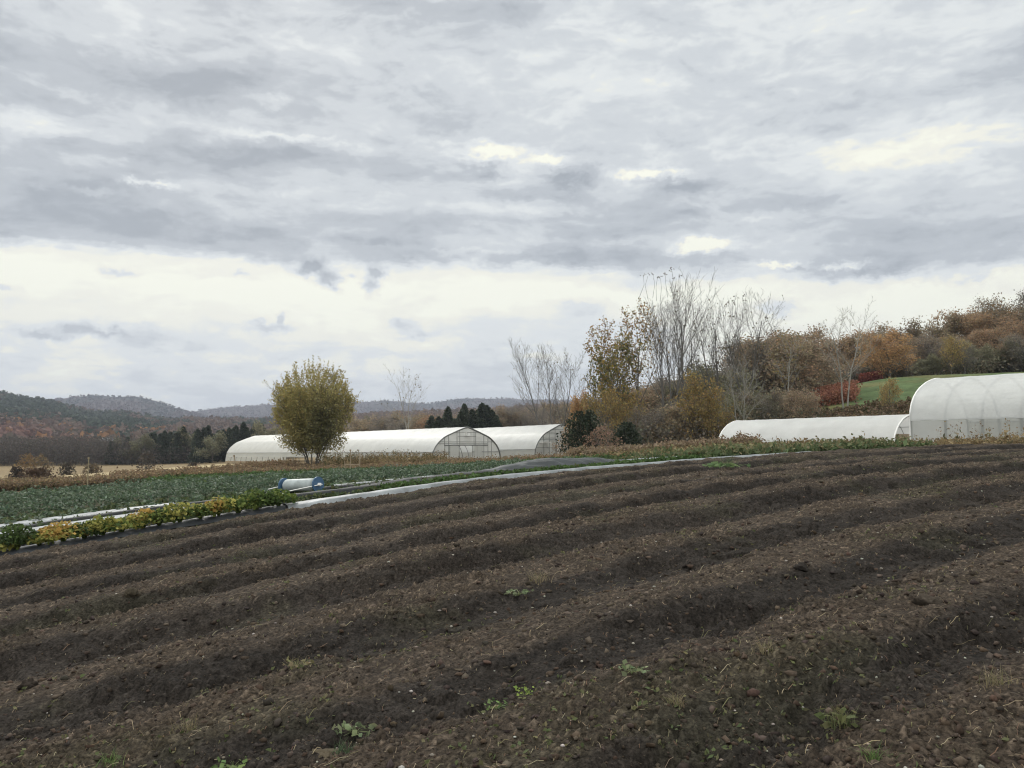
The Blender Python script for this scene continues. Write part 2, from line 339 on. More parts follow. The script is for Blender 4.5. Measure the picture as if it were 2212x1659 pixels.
M_tank = mat('grey_tank', (.20, .21, .20), .5, .4, var=.2)

# ------------------------------------------------------------------ tilled field
ROW = 1.42; V0 = 13.25
def row_phase(u, v):
    w = v + .04 * (fbm(u * .12, v * .25, 3, 5) - .5) * 2 + .05 * (fbm(u * .9, v * .9, 2, 9) - .5)
    return (w - V0) / ROW
def soil(u, v, full=True):
    ph = row_phase(u, v); f = ph - np.floor(ph + .5)                   # -.5 .. .5, 0 on the crest
    idx = np.floor(ph + .5)
    crest = ss(-.42, -.15, f) * (1 - ss(.16, .50, f))
    rowh = .75 + .5 * _h(idx, idx * 0, 3); along = .8 + .4 * fbm(u * .45 + idx * 7, v * .3, 3, 13)
    z = (.085 + .045 * ss(3, 9, v)) * crest * rowh * along - .07
    z = z * (1 - ss(13.6, 14.2, v))
    z = z + .07 * (fbm(u * .8, v * 1.1, 3, 21) - .5)
    z = z + .075 * (fbm(u * 3.1, v * 3.4, 5, 23, .62) - .5)
    hole = ss(.60, .74, fbm(u * 1.1, v * 1.5, 3, 77)) * (1 - crest * .6)
    z = z - .07 * hole * ss(.3, .62, fbm(u * 5, v * 5, 3, 79))
    wx = u + .10 * (fbm(u * 9, v * 9, 3, 2) - .5); wy = v + .10 * (fbm(u * 9, v * 9, 3, 3) - .5)
    d1, c1 = worley(wx * 6, wy * 6, 31)
    z = z + .055 * np.clip(1 - d1 * 1.25, 0, 1) ** .6 * ss(.66, .95, c1) * (.35 + .65 * (1 - crest))
    wx = wx + .035 * (fbm(u * 34, v * 34, 2, 4) - .5); wy = wy + .035 * (fbm(u * 34, v * 34, 2, 6) - .5)
    d2, c2 = worley(wx * 21 + 3, wy * 21, 41)
    l2 = np.clip(1 - d2 * 1.3, 0, 1) ** .7
    rgh = .35 + 1.1 * ss(.35, .65, fbm(u * 1.3, v * 1.3, 3, 88))
    z = z + .024 * l2 * (.05 + c2 ** 2) * rgh
    d3, c3 = worley(wx * 48 + 1, wy * 48, 51)
    l3 = np.clip(1 - d3 * 1.3, 0, 1) ** .8
    z = z + .015 * l3 * (.1 + c3) * rgh
    bl = np.abs(2 * vn(u * 27, v * 27, 90) - 1) + .55 * np.abs(2 * vn(u * 58, v * 58, 91) - 1)
    z = z + .010 * bl * rgh
    if not full: return z
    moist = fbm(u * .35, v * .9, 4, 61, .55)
    fw = f + .10 * (fbm(u * 2.2, v * 2.2, 3, 64) - .5) * 2; dry_lit_band = ss(-.25, -.10, fw) * (1 - ss(.26, .46, fw)) * (1 - ss(13.3, 13.8, v)) + ss(13.3, 13.8, v)  # near slopes and furrows: shade painted into the colour, along with real moisture
    dry = np.clip(.03 + 1.15 * dry_lit_band * (.35 + 1.0 * fbm(u * 1.7, v * 2.3, 4, 63)) + .6 * (moist - .5), 0, 1)  # mask mixes crest dryness with light painted on the crests
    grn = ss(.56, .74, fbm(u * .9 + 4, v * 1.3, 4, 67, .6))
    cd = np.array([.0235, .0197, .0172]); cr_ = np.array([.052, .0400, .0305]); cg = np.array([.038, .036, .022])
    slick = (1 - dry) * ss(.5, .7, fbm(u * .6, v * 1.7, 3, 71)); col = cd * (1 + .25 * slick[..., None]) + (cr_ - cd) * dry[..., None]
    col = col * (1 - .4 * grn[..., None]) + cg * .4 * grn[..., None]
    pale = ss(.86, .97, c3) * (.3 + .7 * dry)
    col = col * (.40 + .50 * c2 + .45 * c3 + .35 * l3)[..., None] * (1 + 1.1 * pale[..., None])  # gaps between crumbs darkened in the colour, adding crevice shade to the relief
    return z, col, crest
def axis_pts(segs):
    out = []
    for a, b, d in segs: out.append(np.arange(a, b, d))
    return np.concatenate(out + [[segs[-1][1]]])
def build_soil():
    us = axis_pts([(-9, -3, .05), (-3, 6, .018), (6, 12, .03), (12, 22, .055), (22, 46, .11)])
    vs = axis_pts([(-3, 1, .06), (1, 9, .017), (9, 14.1, .024)])
    U, Vv = np.meshgrid(us, vs, indexing='ij'); x, y = uv2xy(U, Vv)
    # terrain varies slowly: evaluate coarsely and interpolate
    uc = np.linspace(-9, 46, 150); vc = np.linspace(-3, 14.1, 50); A, B = np.meshgrid(uc, vc, indexing='ij'); tz = T(*uv2xy(A, B))
    iu = (U + 9) / 55 * 149; iv = (Vv + 3) / 17.1 * 49; i0 = np.clip(iu.astype(int), 0, 148); j0 = np.clip(iv.astype(int), 0, 48); fu = iu - i0; fv = iv - j0
    base = (tz[i0, j0] * (1 - fu) + tz[i0 + 1, j0] * fu) * (1 - fv) + (tz[i0, j0 + 1] * (1 - fu) + tz[i0 + 1, j0 + 1] * fu) * fv
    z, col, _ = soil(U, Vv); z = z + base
    n, m = U.shape; idx = np.arange(n * m).reshape(n, m)
    F = np.stack([idx[:-1, :-1], idx[1:, :-1], idx[1:, 1:], idx[:-1, 1:]], -1).reshape(-1, 4)
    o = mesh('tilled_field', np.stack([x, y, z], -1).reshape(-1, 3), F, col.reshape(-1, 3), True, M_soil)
    tag(o, kind='structure')
build_soil()

def build_ground():
    def ax(a0, a1, d, far0, far1):
        mid = np.arange(a0, a1 + d, d); l = [mid[0]]; s = d
        while l[-1] > far0: s *= 1.13; l.append(l[-1] - s)
        r = [mid[-1]]; s = d
        while r[-1] < far1: s *= 1.13; r.append(r[-1] + s)
        return np.concatenate([np.array(l[1:])[::-1], mid, np.array(r[1:])])
    xs = ax(-90, 110, .8, -9000, 9000); ys = ax(8, 180, .8, -3000, 14000)
    X, Y = np.meshgrid(xs, ys, indexing='ij'); Z = T(X, Y); U, Vv = xy2uv(X, Y)
    Z = Z + .25 * (fbm(X * .15, Y * .15, 3, 1) - .5) * ss(20, 60, Vv)
    Z = Z - .45 * (1 - ss(12.2, 13.6, Vv)) * ss(-30, -10, U) - .05
    n1 = fbm(X * .08, Y * .08, 4, 3)[..., None]; n2 = fbm(X * .5, Y * .5, 3, 5)[..., None]
    def c(*a): return np.array(a)
    earth = c(.065, .06, .038); weed = c(.12, .088, .05); straw = c(.36, .29, .175); scrub = c(.20, .15, .085); lawn = c(.080, .115, .050); wood = c(.085, .068, .045); olive = c(.14, .135, .06)
    A = X / np.maximum(Y, 1); px = 1106 + FOC * A
    col = earth + 0 * n1
    def mixc(f, cc):
        nonlocal col
        f = f[..., None] if f.ndim == 2 else f
        col = col * (1 - f) + cc * f
    mixc(ss(24, 34, Vv), weed)
    gl = ss(31.5, 32.5, Vv) * (1 - ss(36.5, 37.5, Vv)) * (1 - ss(3, 12, U)); mixc(gl, c(.09, .14, .045) * (.8 + .5 * n2))
    mead = ss(54, 66, Y + 6 * (n1[..., 0] - .5)) * (1 - ss(640, 900, px))
    mixc(mead, straw * (.75 + .5 * n2)); mixc(mead * ss(150, 215, Y + 90 * (n1[..., 0] - .5)), scrub * (.7 + .6 * n1))
    mixc(ss(330, 420, Y), wood)
    r = ss(1450, 1650, px) * ss(68, 80, Y); mixc(r, olive * (.6 + .8 * n1))
    lw = ss(1790, 1870, px + 40 * (n1[..., 0] - .5)) * ss(80, 88, Y) ; mixc(lw, lawn * (.55 + .9 * n2)); mixc(lw * ss(.52, .66, fbm(X * .11 + 3, Y * .11, 4, 44)) * .8, olive * (.7 + .5 * n2))
    mixc(ss(1600, 1700, px) * ss(121, 126, Y), wood); mixc(ss(1150, 1250, px) * (1 - ss(1720, 1760, px)) * ss(62, 72, Y), wood * (.8 + .5 * n1))
    n, m = X.shape; idx = np.arange(n * m).reshape(n, m)
    F = np.stack([idx[:-1, :-1], idx[1:, :-1], idx[1:, 1:], idx[:-1, 1:]], -1).reshape(-1, 4)
    o = mesh('ground', np.stack([X, Y, Z], -1).reshape(-1, 3), F, col.reshape(-1, 3), True, M_ground); tag(o, kind='structure')
build_ground()

# ------------------------------------------------------------------ leaf / blade scatter (vectorised)
def quads(P, size, col, rng, aspect=1.6, flat=0.0, fold=0):
    """one small leaf-shaped quad (diamond) at each point"""
    n = len(P); a = rng.normal(size=(n, 3)); a[:, 2] *= (1 - flat); a /= np.linalg.norm(a, axis=1)[:, None]
    b = rng.normal(size=(n, 3)); b[:, 2] *= (1 - flat); b -= (a * b).sum(1)[:, None] * a; b /= np.linalg.norm(b, axis=1)[:, None]
    s = (np.asarray(size) * np.ones(n))[:, None]; a = a * s * .5 * aspect; b = b * s * .5
    V = np.stack([P - a, P + b - .2 * a, P + a, P - b - .2 * a], 1).reshape(-1, 3)
    F = np.arange(4 * n).reshape(n, 4); c = np.repeat(np.asarray(col) * np.ones((n, 3)), 4, 0)
    return V, F, c
def blades(P, h, w, lean, col, rng, segs=2, tipw=.15):
    """upright narrow blades / stems, P base points"""
    n = len(P); th = rng.uniform(0, 2 * pi, n); lt = rng.uniform(0, 2 * pi, n); h = np.asarray(h) * np.ones(n); w = np.asarray(w) * np.ones(n); lean = np.asarray(lean) * np.ones(n)
    side = np.stack([np.cos(th), np.sin(th), 0 * th], 1); ld = np.stack([np.cos(lt), np.sin(lt), 0 * lt], 1); V = []
    for i in range(segs + 1):
        t = i / segs; c = P + ld * (lean * h * t * t)[:, None]; c = c + np.stack([0 * h, 0 * h, h * t * (1 - .35 * np.minimum(lean, 1.5) * t)], 1); ww = (w * (1 - (1 - tipw) * t) * .5)[:, None]
        V += [c - side * ww, c + side * ww]
    V = np.stack(V, 1).reshape(-1, 3); k = 2 * (segs + 1); base = np.arange(n)[:, None] * k
    F = np.concatenate([base + np.array([[2 * i, 2 * i + 1, 2 * i + 3, 2 * i + 2]]) for i in range(segs)]); cc = np.repeat(np.asarray(col) * np.ones((n, 3)), k, 0)
    tips = c
    return V, F, cc, tips
class Acc:
    def __init__(s): s.V = []; s.F = []; s.c = []; s.n = 0
    def add(s, V, F, c): s.V.append(V); s.F.append(F + s.n); s.c.append(c); s.n += len(V)
    def build(s, name, m, parent=None, link=True, smooth=False):
        return mesh(name, np.concatenate(s.V), np.concatenate(s.F), np.concatenate(s.c), smooth, m, parent, link)
def pal(rng, n, cols, jit=.22):
    c = np.array(cols)[rng.integers(0, len(cols), n)]; return c * rng.uniform(1 - jit, 1 + jit, (n, 1)) * rng.uniform(.94, 1.06, (n, 3))

# ------------------------------------------------------------------ tree generator
def unit(v): return v / (math.sqrt(v[0] * v[0] + v[1] * v[1] + v[2] * v[2]) + 1e-9)
def grow(out, tips, rng, p, d, Ln, r, lv, Q):
    n = Q['seg'][lv]; pts = [p]; st = Ln / n; q = p
    for i in range(n):
        d = unit(d + rng.normal(0, Q['wob'][lv], 3) + np.array([0, 0, Q['up'][lv]])); q = q + d * st; pts.append(q)
    r1 = max(r * Q['tap'][lv], Q.get('rmin', .008)); out.append((pts, r, r1, lv))
    if lv < len(Q['n']):
        k = Q['n'][lv]; k = int(k * rng.uniform(.8, 1.25) + .5); ph = rng.uniform(0, 6.28)
        for j in range(k):
            t = Q['st'][lv] + (1 - Q['st'][lv]) * (j + rng.uniform(0, .9)) / k; t = min(t, .98); f = t * n; i = min(int(f), n - 1); f -= i
            pos = pts[i] * (1 - f) + pts[i + 1] * f; dd = unit(pts[i + 1] - pts[i]); ph += 2.4 + rng.uniform(-.5, .5)
            a = np.cross(dd, (0.31, 0.2, 0.93)); a = unit(a); b = np.cross(dd, a); an = Q['ang'][lv] * rng.uniform(.7, 1.3)
            cd = unit(dd * cos(an) + (a * cos(ph) + b * sin(ph)) * sin(an))
            cl = Ln * Q['rat'][lv] * (1 - Q['fall'][lv] * t) * rng.uniform(.75, 1.2)
            grow(out, tips, rng, pos, cd, cl, max((r * (1 - t) + r1 * t) * Q['rr'][lv], Q.get('rmin', .008)), lv + 1, Q)
    if lv >= Q['leaf_from']: tips.append(pts)
def tubes(segs, sides=(7, 5, 4, 3, 3, 3)):
    V = []; F = []; n = 0
    for pts, r0, r1, lv in segs:
        k = sides[lv]; m = len(pts)
        for i, p in enumerate(pts):
            d = unit(pts[min(i + 1, m - 1)] - pts[max(i - 1, 0)]); a = np.cross(d, (0.31, 0.2, 0.93)); a = unit(a); b = np.cross(d, a); q = r0 + (r1 - r0) * i / (m - 1)
            for j in range(k): t = 6.2832 * j / k; V.append(p + (a * cos(t) + b * sin(t)) * q)
        for i in range(m - 1):
            for j in range(k):
                a0 = n + i * k; j1 = (j + 1) % k; F.append((a0 + j, a0 + j1, a0 + k + j1, a0 + k + j))
        n += m * k
    return np.array(V), np.array(F)
def tip_points(tips, n, jit, rng, lo=0.0):
    A = np.array([t[i] for t in tips for i in range(len(t) - 1)]); B = np.array([t[i + 1] for t in tips for i in range(len(t) - 1)])
    k = rng.integers(0, len(A), n); t = rng.uniform(lo, 1, (n, 1)); return A[k] * (1 - t) + B[k] * t + rng.normal(0, jit, (n, 3))
def make_tree(seed, Q, H, nleaf, lsize, colf, jit=.15, bark=None, name='tree', stems=1, spread=.25, leafmat=None, aspect=1.5, flat=0, twig_col=None, rooted=.06):
    """returns thing with trunk (limbs included) and crown"""
    rng = np.random.default_rng(seed); out = []; tips = []
    for s in range(stems):
        a = 6.28 * s / max(stems, 1) + rng.uniform(0, 1); d = unit(np.array([cos(a) * spread, sin(a) * spread, 1.0])) if stems > 1 else unit(np.array([rng.normal(0, .04), rng.normal(0, .04), 1]))
        off = np.array([cos(a), sin(a), 0]) * (.05 * stems * .5 if stems > 1 else 0); off[2] = -.3
        grow(out, tips, rng, off, d, H * Q['h'] * rng.uniform(.85, 1.05), H * Q.get('r', .02) / math.sqrt(stems), 0, Q)
    root = empty(name, (0, 0, 0)); V, F = tubes(out)
    zmax = V[:, 2].max(); k = H / zmax; V[:, 2] *= k
    mesh('trunk', V, F, mat=bark or M_bark, smooth=True, parent=root)
    if nleaf:
        P = tip_points(tips, nleaf, jit, rng); P[:, 2] *= k
        c = colf(P, rng, H); Vq, Fq, cq = quads(P, lsize * rng.uniform(.6, 1.3, len(P)), c, rng, aspect, flat)
        mesh('crown', Vq, Fq, cq, mat=leafmat or M_leaf, parent=root)
    return root
def place(root, x, y, rz=0, s=1.0, sz=None, dz=0.0):
    root.location = (x, y, Tz(x, y) + dz); root.rotation_euler = (0, 0, rz); root.scale = (s, s, sz or s); return root

Q_round = dict(seg=[5, 4, 3, 3], wob=[.08, .16, .22, .25], up=[.05, .06, .05, .03], tap=[.35, .3, .3, .4], n=[11, 7, 5], st=[.10, .15, .15], ang=[.85, .75, .7], rat=[.66, .55, .55], fall=[.45, .3, .3], rr=[.55, .5, .5], leaf_from=2, h=.8, rmin=.012)
Q_poplar = dict(seg=[8, 6, 5, 4], wob=[.05, .08, .10, .14], up=[.05, .13, .12, .08], tap=[.2, .25, .25, .4], n=[12, 8, 5], st=[.34, .16, .12], ang=[.46, .48, .5], rat=[.60, .45, .42], fall=[.55, .35, .3], rr=[.5, .42, .45], leaf_from=3, h=.9, rmin=.008, r=.013)
Q_pale = dict(seg=[8, 6, 5, 4], wob=[.06, .10, .12, .16], up=[.05, .09, .09, .06], tap=[.22, .25, .25, .4], n=[8, 6, 5], st=[.30, .15, .15], ang=[.62, .6, .55], rat=[.60, .45, .42], fall=[.55, .35, .3], rr=[.5, .42, .45], leaf_from=3, h=.9, rmin=.009, r=.011)
Q_vase = dict(seg=[6, 5, 4, 3], wob=[.06, .10, .12, .14], up=[-.01, .05, .08, .10], tap=[.3, .3, .3, .4], n=[8, 7, 5], st=[.18, .12, .12], ang=[.52, .55, .5], rat=[.60, .48, .45], fall=[.25, .2, .2], rr=[.5, .5, .5], leaf_from=2, h=.85, rmin=.008, r=.02)
Q_ball = dict(seg=[6, 5, 4, 3], wob=[.05, .08, .10, .12], up=[.0, .05, .10, .12], tap=[.3, .3, .3, .4], n=[11, 8, 5], st=[.14, .12, .12], ang=[.62, .50, .45], rat=[.46, .46, .42], fall=[.35, .2, .2], rr=[.5, .5, .5], leaf_from=2, h=.85, rmin=.007, r=.02)
Q_shrub = dict(seg=[4, 3, 3], wob=[.12, .2, .22], up=[.03, .03, .05], tap=[.4, .4, .4], n=[8, 6], st=[.15, .15], ang=[.6, .6], rat=[.6, .5], fall=[.2, .2], rr=[.5, .5], leaf_from=1, h=.9, rmin=.006, r=.015)

def flatcol(cols, jit=.25):
    return lambda P, rng, H: pal(rng, len(P), cols, jit)

# --- the round golden tree in front of the tunnels
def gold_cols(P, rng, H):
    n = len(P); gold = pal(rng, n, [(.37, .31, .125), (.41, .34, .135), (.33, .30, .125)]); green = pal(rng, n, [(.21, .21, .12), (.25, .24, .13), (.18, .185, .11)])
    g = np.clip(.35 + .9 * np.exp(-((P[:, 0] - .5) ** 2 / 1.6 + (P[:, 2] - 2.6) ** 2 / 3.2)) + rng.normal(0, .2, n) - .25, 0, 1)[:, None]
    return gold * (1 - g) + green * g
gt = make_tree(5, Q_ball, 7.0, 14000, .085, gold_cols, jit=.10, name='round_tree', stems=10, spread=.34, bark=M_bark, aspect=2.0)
def fill_ball(root):
    rng = np.random.default_rng(71); n = 44000; d = rng.normal(size=(n, 3)); d /= np.linalg.norm(d, axis=1)[:, None]; q = rng.uniform(.12, 1, n) ** .5
    th = np.arctan2(d[:, 1], d[:, 0]); edge = 1 + .09 * np.sin(th * 5 + d[:, 2] * 4) + .26 * (fbm(th * 2.2 + 9, d[:, 2] * 3 + 4, 3, 5) - .5) * 2
    P = d * (q * edge)[:, None] * [2.72, 2.72, 3.25]; P[:, 2] += 3.62; P[:, :2] *= np.interp(P[:, 2], [.3, .9, 2.0, 8], [.74, .92, 1.0, 1.0])[:, None]
    f = fbm(P[:, 0] * 2.1 + 3 * P[:, 1], P[:, 2] * 2.1, 3, 6) + .25 * (rng.uniform(0, 1, n) - .5); keep = (f > .41 + .08 * (q > .75)) & (P[:, 2] > .85); P = P[keep]
    # upright sprays break the outline
    m = 340; e = rng.normal(size=(m, 3)); e[:, 2] = np.abs(e[:, 2]) * .9 - .25; e /= np.linalg.norm(e, axis=1)[:, None]; base = e * [2.55, 2.55, 3.05] + [0, 0, 3.75]; k = 22; t = rng.uniform(0, 1, (m * k, 1))
    dr = e * .55 + [0, 0, .8]; L = np.repeat(rng.uniform(.35, .95, m), k)[:, None]; S = np.repeat(base, k, 0) + np.repeat(dr, k, 0) * t * L + rng.normal(0, .05, (m * k, 3)); P = np.concatenate([P, S])
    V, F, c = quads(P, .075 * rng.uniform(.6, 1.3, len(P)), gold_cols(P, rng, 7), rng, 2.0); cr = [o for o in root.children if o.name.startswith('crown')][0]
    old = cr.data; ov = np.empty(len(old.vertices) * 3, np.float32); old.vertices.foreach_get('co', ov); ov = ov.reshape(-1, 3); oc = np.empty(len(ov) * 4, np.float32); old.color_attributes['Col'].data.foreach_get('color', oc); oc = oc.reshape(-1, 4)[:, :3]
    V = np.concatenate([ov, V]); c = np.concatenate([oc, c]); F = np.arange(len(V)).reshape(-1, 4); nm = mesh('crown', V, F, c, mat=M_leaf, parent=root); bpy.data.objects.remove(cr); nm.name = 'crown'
fill_ball(gt)
place(gt, *at(677, 58), 0.3, .98, .99, dz=.25)
tag(gt, 'round golden-olive tree standing alone in front of the long tunnel', 'tree')

# --- hero trees along the hedgerow
def hero(Q, seed, px, y, H, label, name, nleaf=0, ls=.16, cols=None, bark=M_bark_grey, stems=1, spread=.2, dz=0, colf=None, jit=.2, s=1.0, sz=None, group=None):
    t = make_tree(seed, Q, H, nleaf, ls, colf or (flatcol(cols) if cols else None), jit=jit, bark=bark, name=name, stems=stems, spread=spread)
    place(t, *at(px, y), seed * 1.3, s, sz, dz); return tag(t, label, 'tree', group)
def toph(py, px, y):   # tree height so that its top stands py high at bearing px, distance y
    x, yy = at(px, y); return zpx(py, y) - Tz(x, yy)
def tuft_cols(P, rng, H): return pal(rng, len(P), [(.10, .085, .06), (.13, .10, .05)])
hero(Q_pale, 11, 882, 140, toph(788, 882, 140), 'slim bare tree rising behind the long tunnel, right of the round tree', 'bare_tree', 60, .2, [(.15, .12, .08)], M_bark_pale, 2, .25)
hero(Q_poplar, 12, 1196, 96, toph(722, 1196, 96), 'wide bare forked tree behind the second tunnel gable', 'bare_tree', 90, .16, [(.16, .13, .08)], M_bark_grey, 3, .38)
YG = [(.30, .24, .07), (.24, .20, .07), (.17, .17, .07), (.28, .19, .06)]
hero(Q_poplar, 13, 1305, 82, toph(715, 1305, 82), 'yellow-green leafed poplar left of the tallest poplars', 'leafy_poplar', 3000, .17, YG + [(.10, .12, .06)], M_bark_grey, 2, .22, jit=.16)
hero(Q_poplar, 14, 1368, 84, toph(656, 1368, 84), 'tall poplar with sparse gold-orange leaves beside the bare poplars', 'leafy_poplar', 3200, .16, [(.33, .22, .07), (.30, .17, .06), (.22, .18, .07)], M_bark_grey, 2, .18, jit=.16)
hero(Q_poplar, 25, 1442, 80, toph(577, 1442, 80), 'tallest bare poplar, its top twigs holding a few dark leaves', 'bare_tree', 0, .16, None, M_bark_grey, 3, .17)
hero(Q_poplar, 16, 1480, 86, toph(600, 1480, 86), 'bare poplar just right of the tallest one, leaning slightly', 'bare_tree', 120, .17, [(.10, .085, .05)], M_bark_grey, 1, .2)
hero(Q_poplar, 17, 1548, 84, toph(612, 1548, 84), 'bare many-branched poplar with pale stem between the tall poplars and the woods', 'bare_tree', 80, .15, [(.12, .1, .06)], M_bark_grey, 2, .14)
hero(Q_poplar, 18, 1610, 82, toph(628, 1610, 82), 'rightmost bare poplar of the tall row, leaves only at its top', 'bare_tree', 120, .17, [(.12, .1, .06)], M_bark_grey, 2, .12)
hero(Q_pale, 19, 1826, 88, toph(640, 1826, 88), 'pale bare tree standing in front of the red shrub patch', 'bare_tree', 60, .14, [(.2, .16, .08)], M_bark_pale, 2, .16)
hero(Q_pale, 20, 1603, 72, toph(760, 1603, 72), 'pale slender leaning tree left of the low caterpillar tunnel', 'bare_tree', 60, .14, [(.2, .16, .08)], M_bark_pale, 2, .2)
hero(Q_pale, 28, 1700, 90, toph(705, 1700, 90), 'pale-stemmed thin tree before the brown woods above the low tunnel', 'bare_tree', 250, .16, [(.24, .19, .08)], M_bark_pale, 1, .2)
# dark leaf tufts at the top of the tallest poplar and its neighbour
def top_tufts(px0, px1, py, y, n, label, seed):
    rng = np.random.default_rng(seed); a = Acc(); mb = []
    for i in range(n):
        px = px0 + (px1 - px0) * (i + rng.uniform(.1, .9)) / n; x, yy = at(px, y + rng.uniform(-1, 1)); z = zpx(py + rng.uniform(-5, 16), y); k = rng.integers(3, 7)
        a.add(*quads(np.array([x, yy, z]) + rng.normal(0, .13, (k, 3)), .12, pal(rng, k, [(.085, .07, .05), (.11, .09, .05)]), rng))
        p0 = np.array([x, yy, z]); mb.append(([p0, p0 + np.array([rng.normal(0, .15), 0, -1.0]), p0 + np.array([rng.normal(0, .3), 0, -2.4])], .012, .02, 3))
    return a, mb
for px0, px1, py, y, n, own in ((1385, 1480, 588, 80, 9, 'tallest'), (1580, 1620, 640, 82, 5, 'right')):
    tr = [o for o in C.objects if o.get('label', '').startswith('tallest bare' if own == 'tallest' else 'rightmost bare')][0]
    a, mb = top_tufts(px0, px1, py, y, n, '', n)
    V, F = tubes(mb); cr = a.build('crown', M_leaf); tw = mesh('twigs', V, F, mat=M_bark_grey)
    bpy.context.view_layer.update()
    for ob in (cr, tw):
        ob.parent = tr; ob.matrix_parent_inverse = tr.matrix_world.inverted()

# --- prototypes for the woods
BR = [(.30, .235, .165), (.335, .245, .165), (.26, .215, .16), (.285, .24, .16)]
PROTO = {}
def proto(key, **k):
    PROTO[key] = k
WOODS = {
    'brown': [dict(seed=s, Q=Q_round, H=10, nleaf=7000, lsize=.18, colf=flatcol(BR), jit=.36) for s in (1, 2, 3)],
    'orange': [dict(seed=s, Q=Q_round, H=10, nleaf=7000, lsize=.18, colf=flatcol([(.38, .235, .12), (.41, .26, .13), (.33, .21, .12)]), jit=.36) for s in (4, 5)],
    'rust': [dict(seed=s, Q=Q_round, H=10, nleaf=7000, lsize=.18, colf=flatcol([(.35, .24, .155), (.31, .225, .155), (.38, .255, .155)]), jit=.36) for s in (6, 7)],
    'yellow': [dict(seed=s, Q=Q_round, H=8, nleaf=3000, lsize=.17, colf=flatcol([(.32, .245, .10), (.27, .22, .10), (.34, .23, .10)]), jit=.25) for s in (8, 9)],
    'green': [dict(seed=s, Q=Q_round, H=9, nleaf=7000, lsize=.18, colf=flatcol([(.21, .205, .135), (.24, .22, .14), (.18, .18, .125)]), jit=.36) for s in (10,)],
    'grey': [dict(seed=s, Q=Q_round, H=10, nleaf=4600, lsize=.13, colf=flatcol([(.23, .205, .175), (.25, .22, .185), (.20, .18, .16)]), jit=.36, bark=M_bark_grey) for s in (11, 12)],
}
PR = {}
for kkey, lst in WOODS.items():
    PR[kkey] = []
    for q in lst:
        t = make_tree(q['seed'] * 7 + 1, q['Q'], q['H'], q['nleaf'], q['lsize'], q['colf'], q['jit'], q.get('bark'), kkey + '_woods_tree', leafmat=M_leaf_r); t['used'] = 0; PR[kkey].append((t, q['H']))
def make_pine(seed, H, name='pine_tree'):
    rng = np.random.default_rng(seed); root = empty(name, (0, 0, 0)); mb = MB(); mb.tube([(0, 0, -.3), (.02, 0, H * .97)], H * .018, 6, .01); mb.build('trunk', M_bark, root)
    n = 2300; t = rng.uniform(.10, 1, n) ** 1.15; z = H * t; lay = .72 + .28 * np.abs(np.sin(z * 3.1 + rng.uniform(0, .5, n))); rad = (1 - t) ** .62 * H * .27 * lay + .06
    r = rad * rng.uniform(.25, 1.05, n) ** .5; th = rng.uniform(0, 6.28, n); lob = 1 + .22 * np.sin(th * 3 + z * 1.3)
    P = np.stack([np.cos(th) * r * lob, np.sin(th) * r * lob, z - r * .15], 1)
    a = Acc(); a.add(*quads(P, .36 * rng.uniform(.6, 1.3, n), pal(rng, n, [(.050, .062, .046), (.060, .075, .052), (.070, .080, .055)]), rng, 1.9)); a.build('crown', M_leaf_r, root); root['used'] = 0
    return root
PR['pine'] = [(make_pine(1, 10), 10), (make_pine(2, 10), 10)]
_rw = random.Random(4)
def woods_tree(kind, px, y, H, label, group, wid=1.0):
    base, h0 = _rw.choice(PR[kind])
    if base['used'] == 0: t = base; base['used'] = 1
    else: t = copy_tree(base)
    x, yy = at(px, y); s = H / h0; place(t, x, yy, _rw.uniform(0, 6.28), s * wid, s, -.2)
    tag(t, label, 'tree', group)
    return t
KL = {'brown': 'brown-leaved', 'orange': 'bright orange', 'rust': 'rust-brown', 'yellow': 'yellow-gold', 'green': 'dull green', 'grey': 'grey half-bare', 'pine': 'dark green pine'}
def band(px0, px1, n, ys, tops, kinds, where, group, wid=1.0, jitter=.35, tj=10):
    """tops: [(px, py)] silhouette the crowns reach; fills one row of the wood"""
    tp = sorted(tops); res = []
    for i in range(n):
        px = px0 + (px1 - px0) * (i + .5 + _rw.uniform(-jitter, jitter)) / n
        y = _rw.uniform(*ys); py = float(np.interp(px, [a for a, _ in tp], [b for _, b in tp])) + _rw.uniform(-tj * .3, tj)
        H = max(toph(py, px, y), 3.5); k = _rw.choice(kinds)
        res.append(woods_tree(k, px, y, H, f'{KL[k]} tree {where}', group, wid * min(1.25, max(.8, 9 / H)) if H > 12 else wid))
    return res
# hillside wood at the right, three rows deep
TOP_R = [(1600, 735), (1650, 712), (1720, 702), (1800, 705), (1860, 712), (1930, 690), (1990, 684), (2060, 668), (2110, 648), (2150, 636), (2212, 632), (2400, 640)]
band(1655, 2380, 26, (140, 152), TOP_R, ['brown', 'rust', 'brown', 'rust', 'grey'], 'on the skyline of the right hillside wood', 'trees on the skyline of the hillside wood', 1.2, tj=30)
band(1640, 2360, 24, (126, 136), [(a, b + 45) for a, b in TOP_R], ['brown', 'brown', 'rust', 'brown', 'grey', 'green', 'orange'], 'in the middle of the right hillside wood', 'trees in the middle of the hillside wood', 1.2, tj=34)
band(1640, 2330, 22, (119, 124), [(a, b + 85) for a, b in TOP_R], ['brown', 'green', 'grey', 'green', 'brown'], 'at the foot of the right hillside wood', 'trees at the foot of the hillside wood', 1.25, tj=34)
woods_tree('orange', 1925, 118, toph(705, 1925, 118), 'broad bright orange tree above the green slope', None, 1.35)
woods_tree('yellow', 2058, 119, toph(725, 2058, 119), 'pale yellow-green tree in the dark edge of the hillside wood', None, .9)
woods_tree('yellow', 1926, 82, toph(812, 1926, 82), 'small yellow sapling on the green slope behind the tunnels', None, .8)
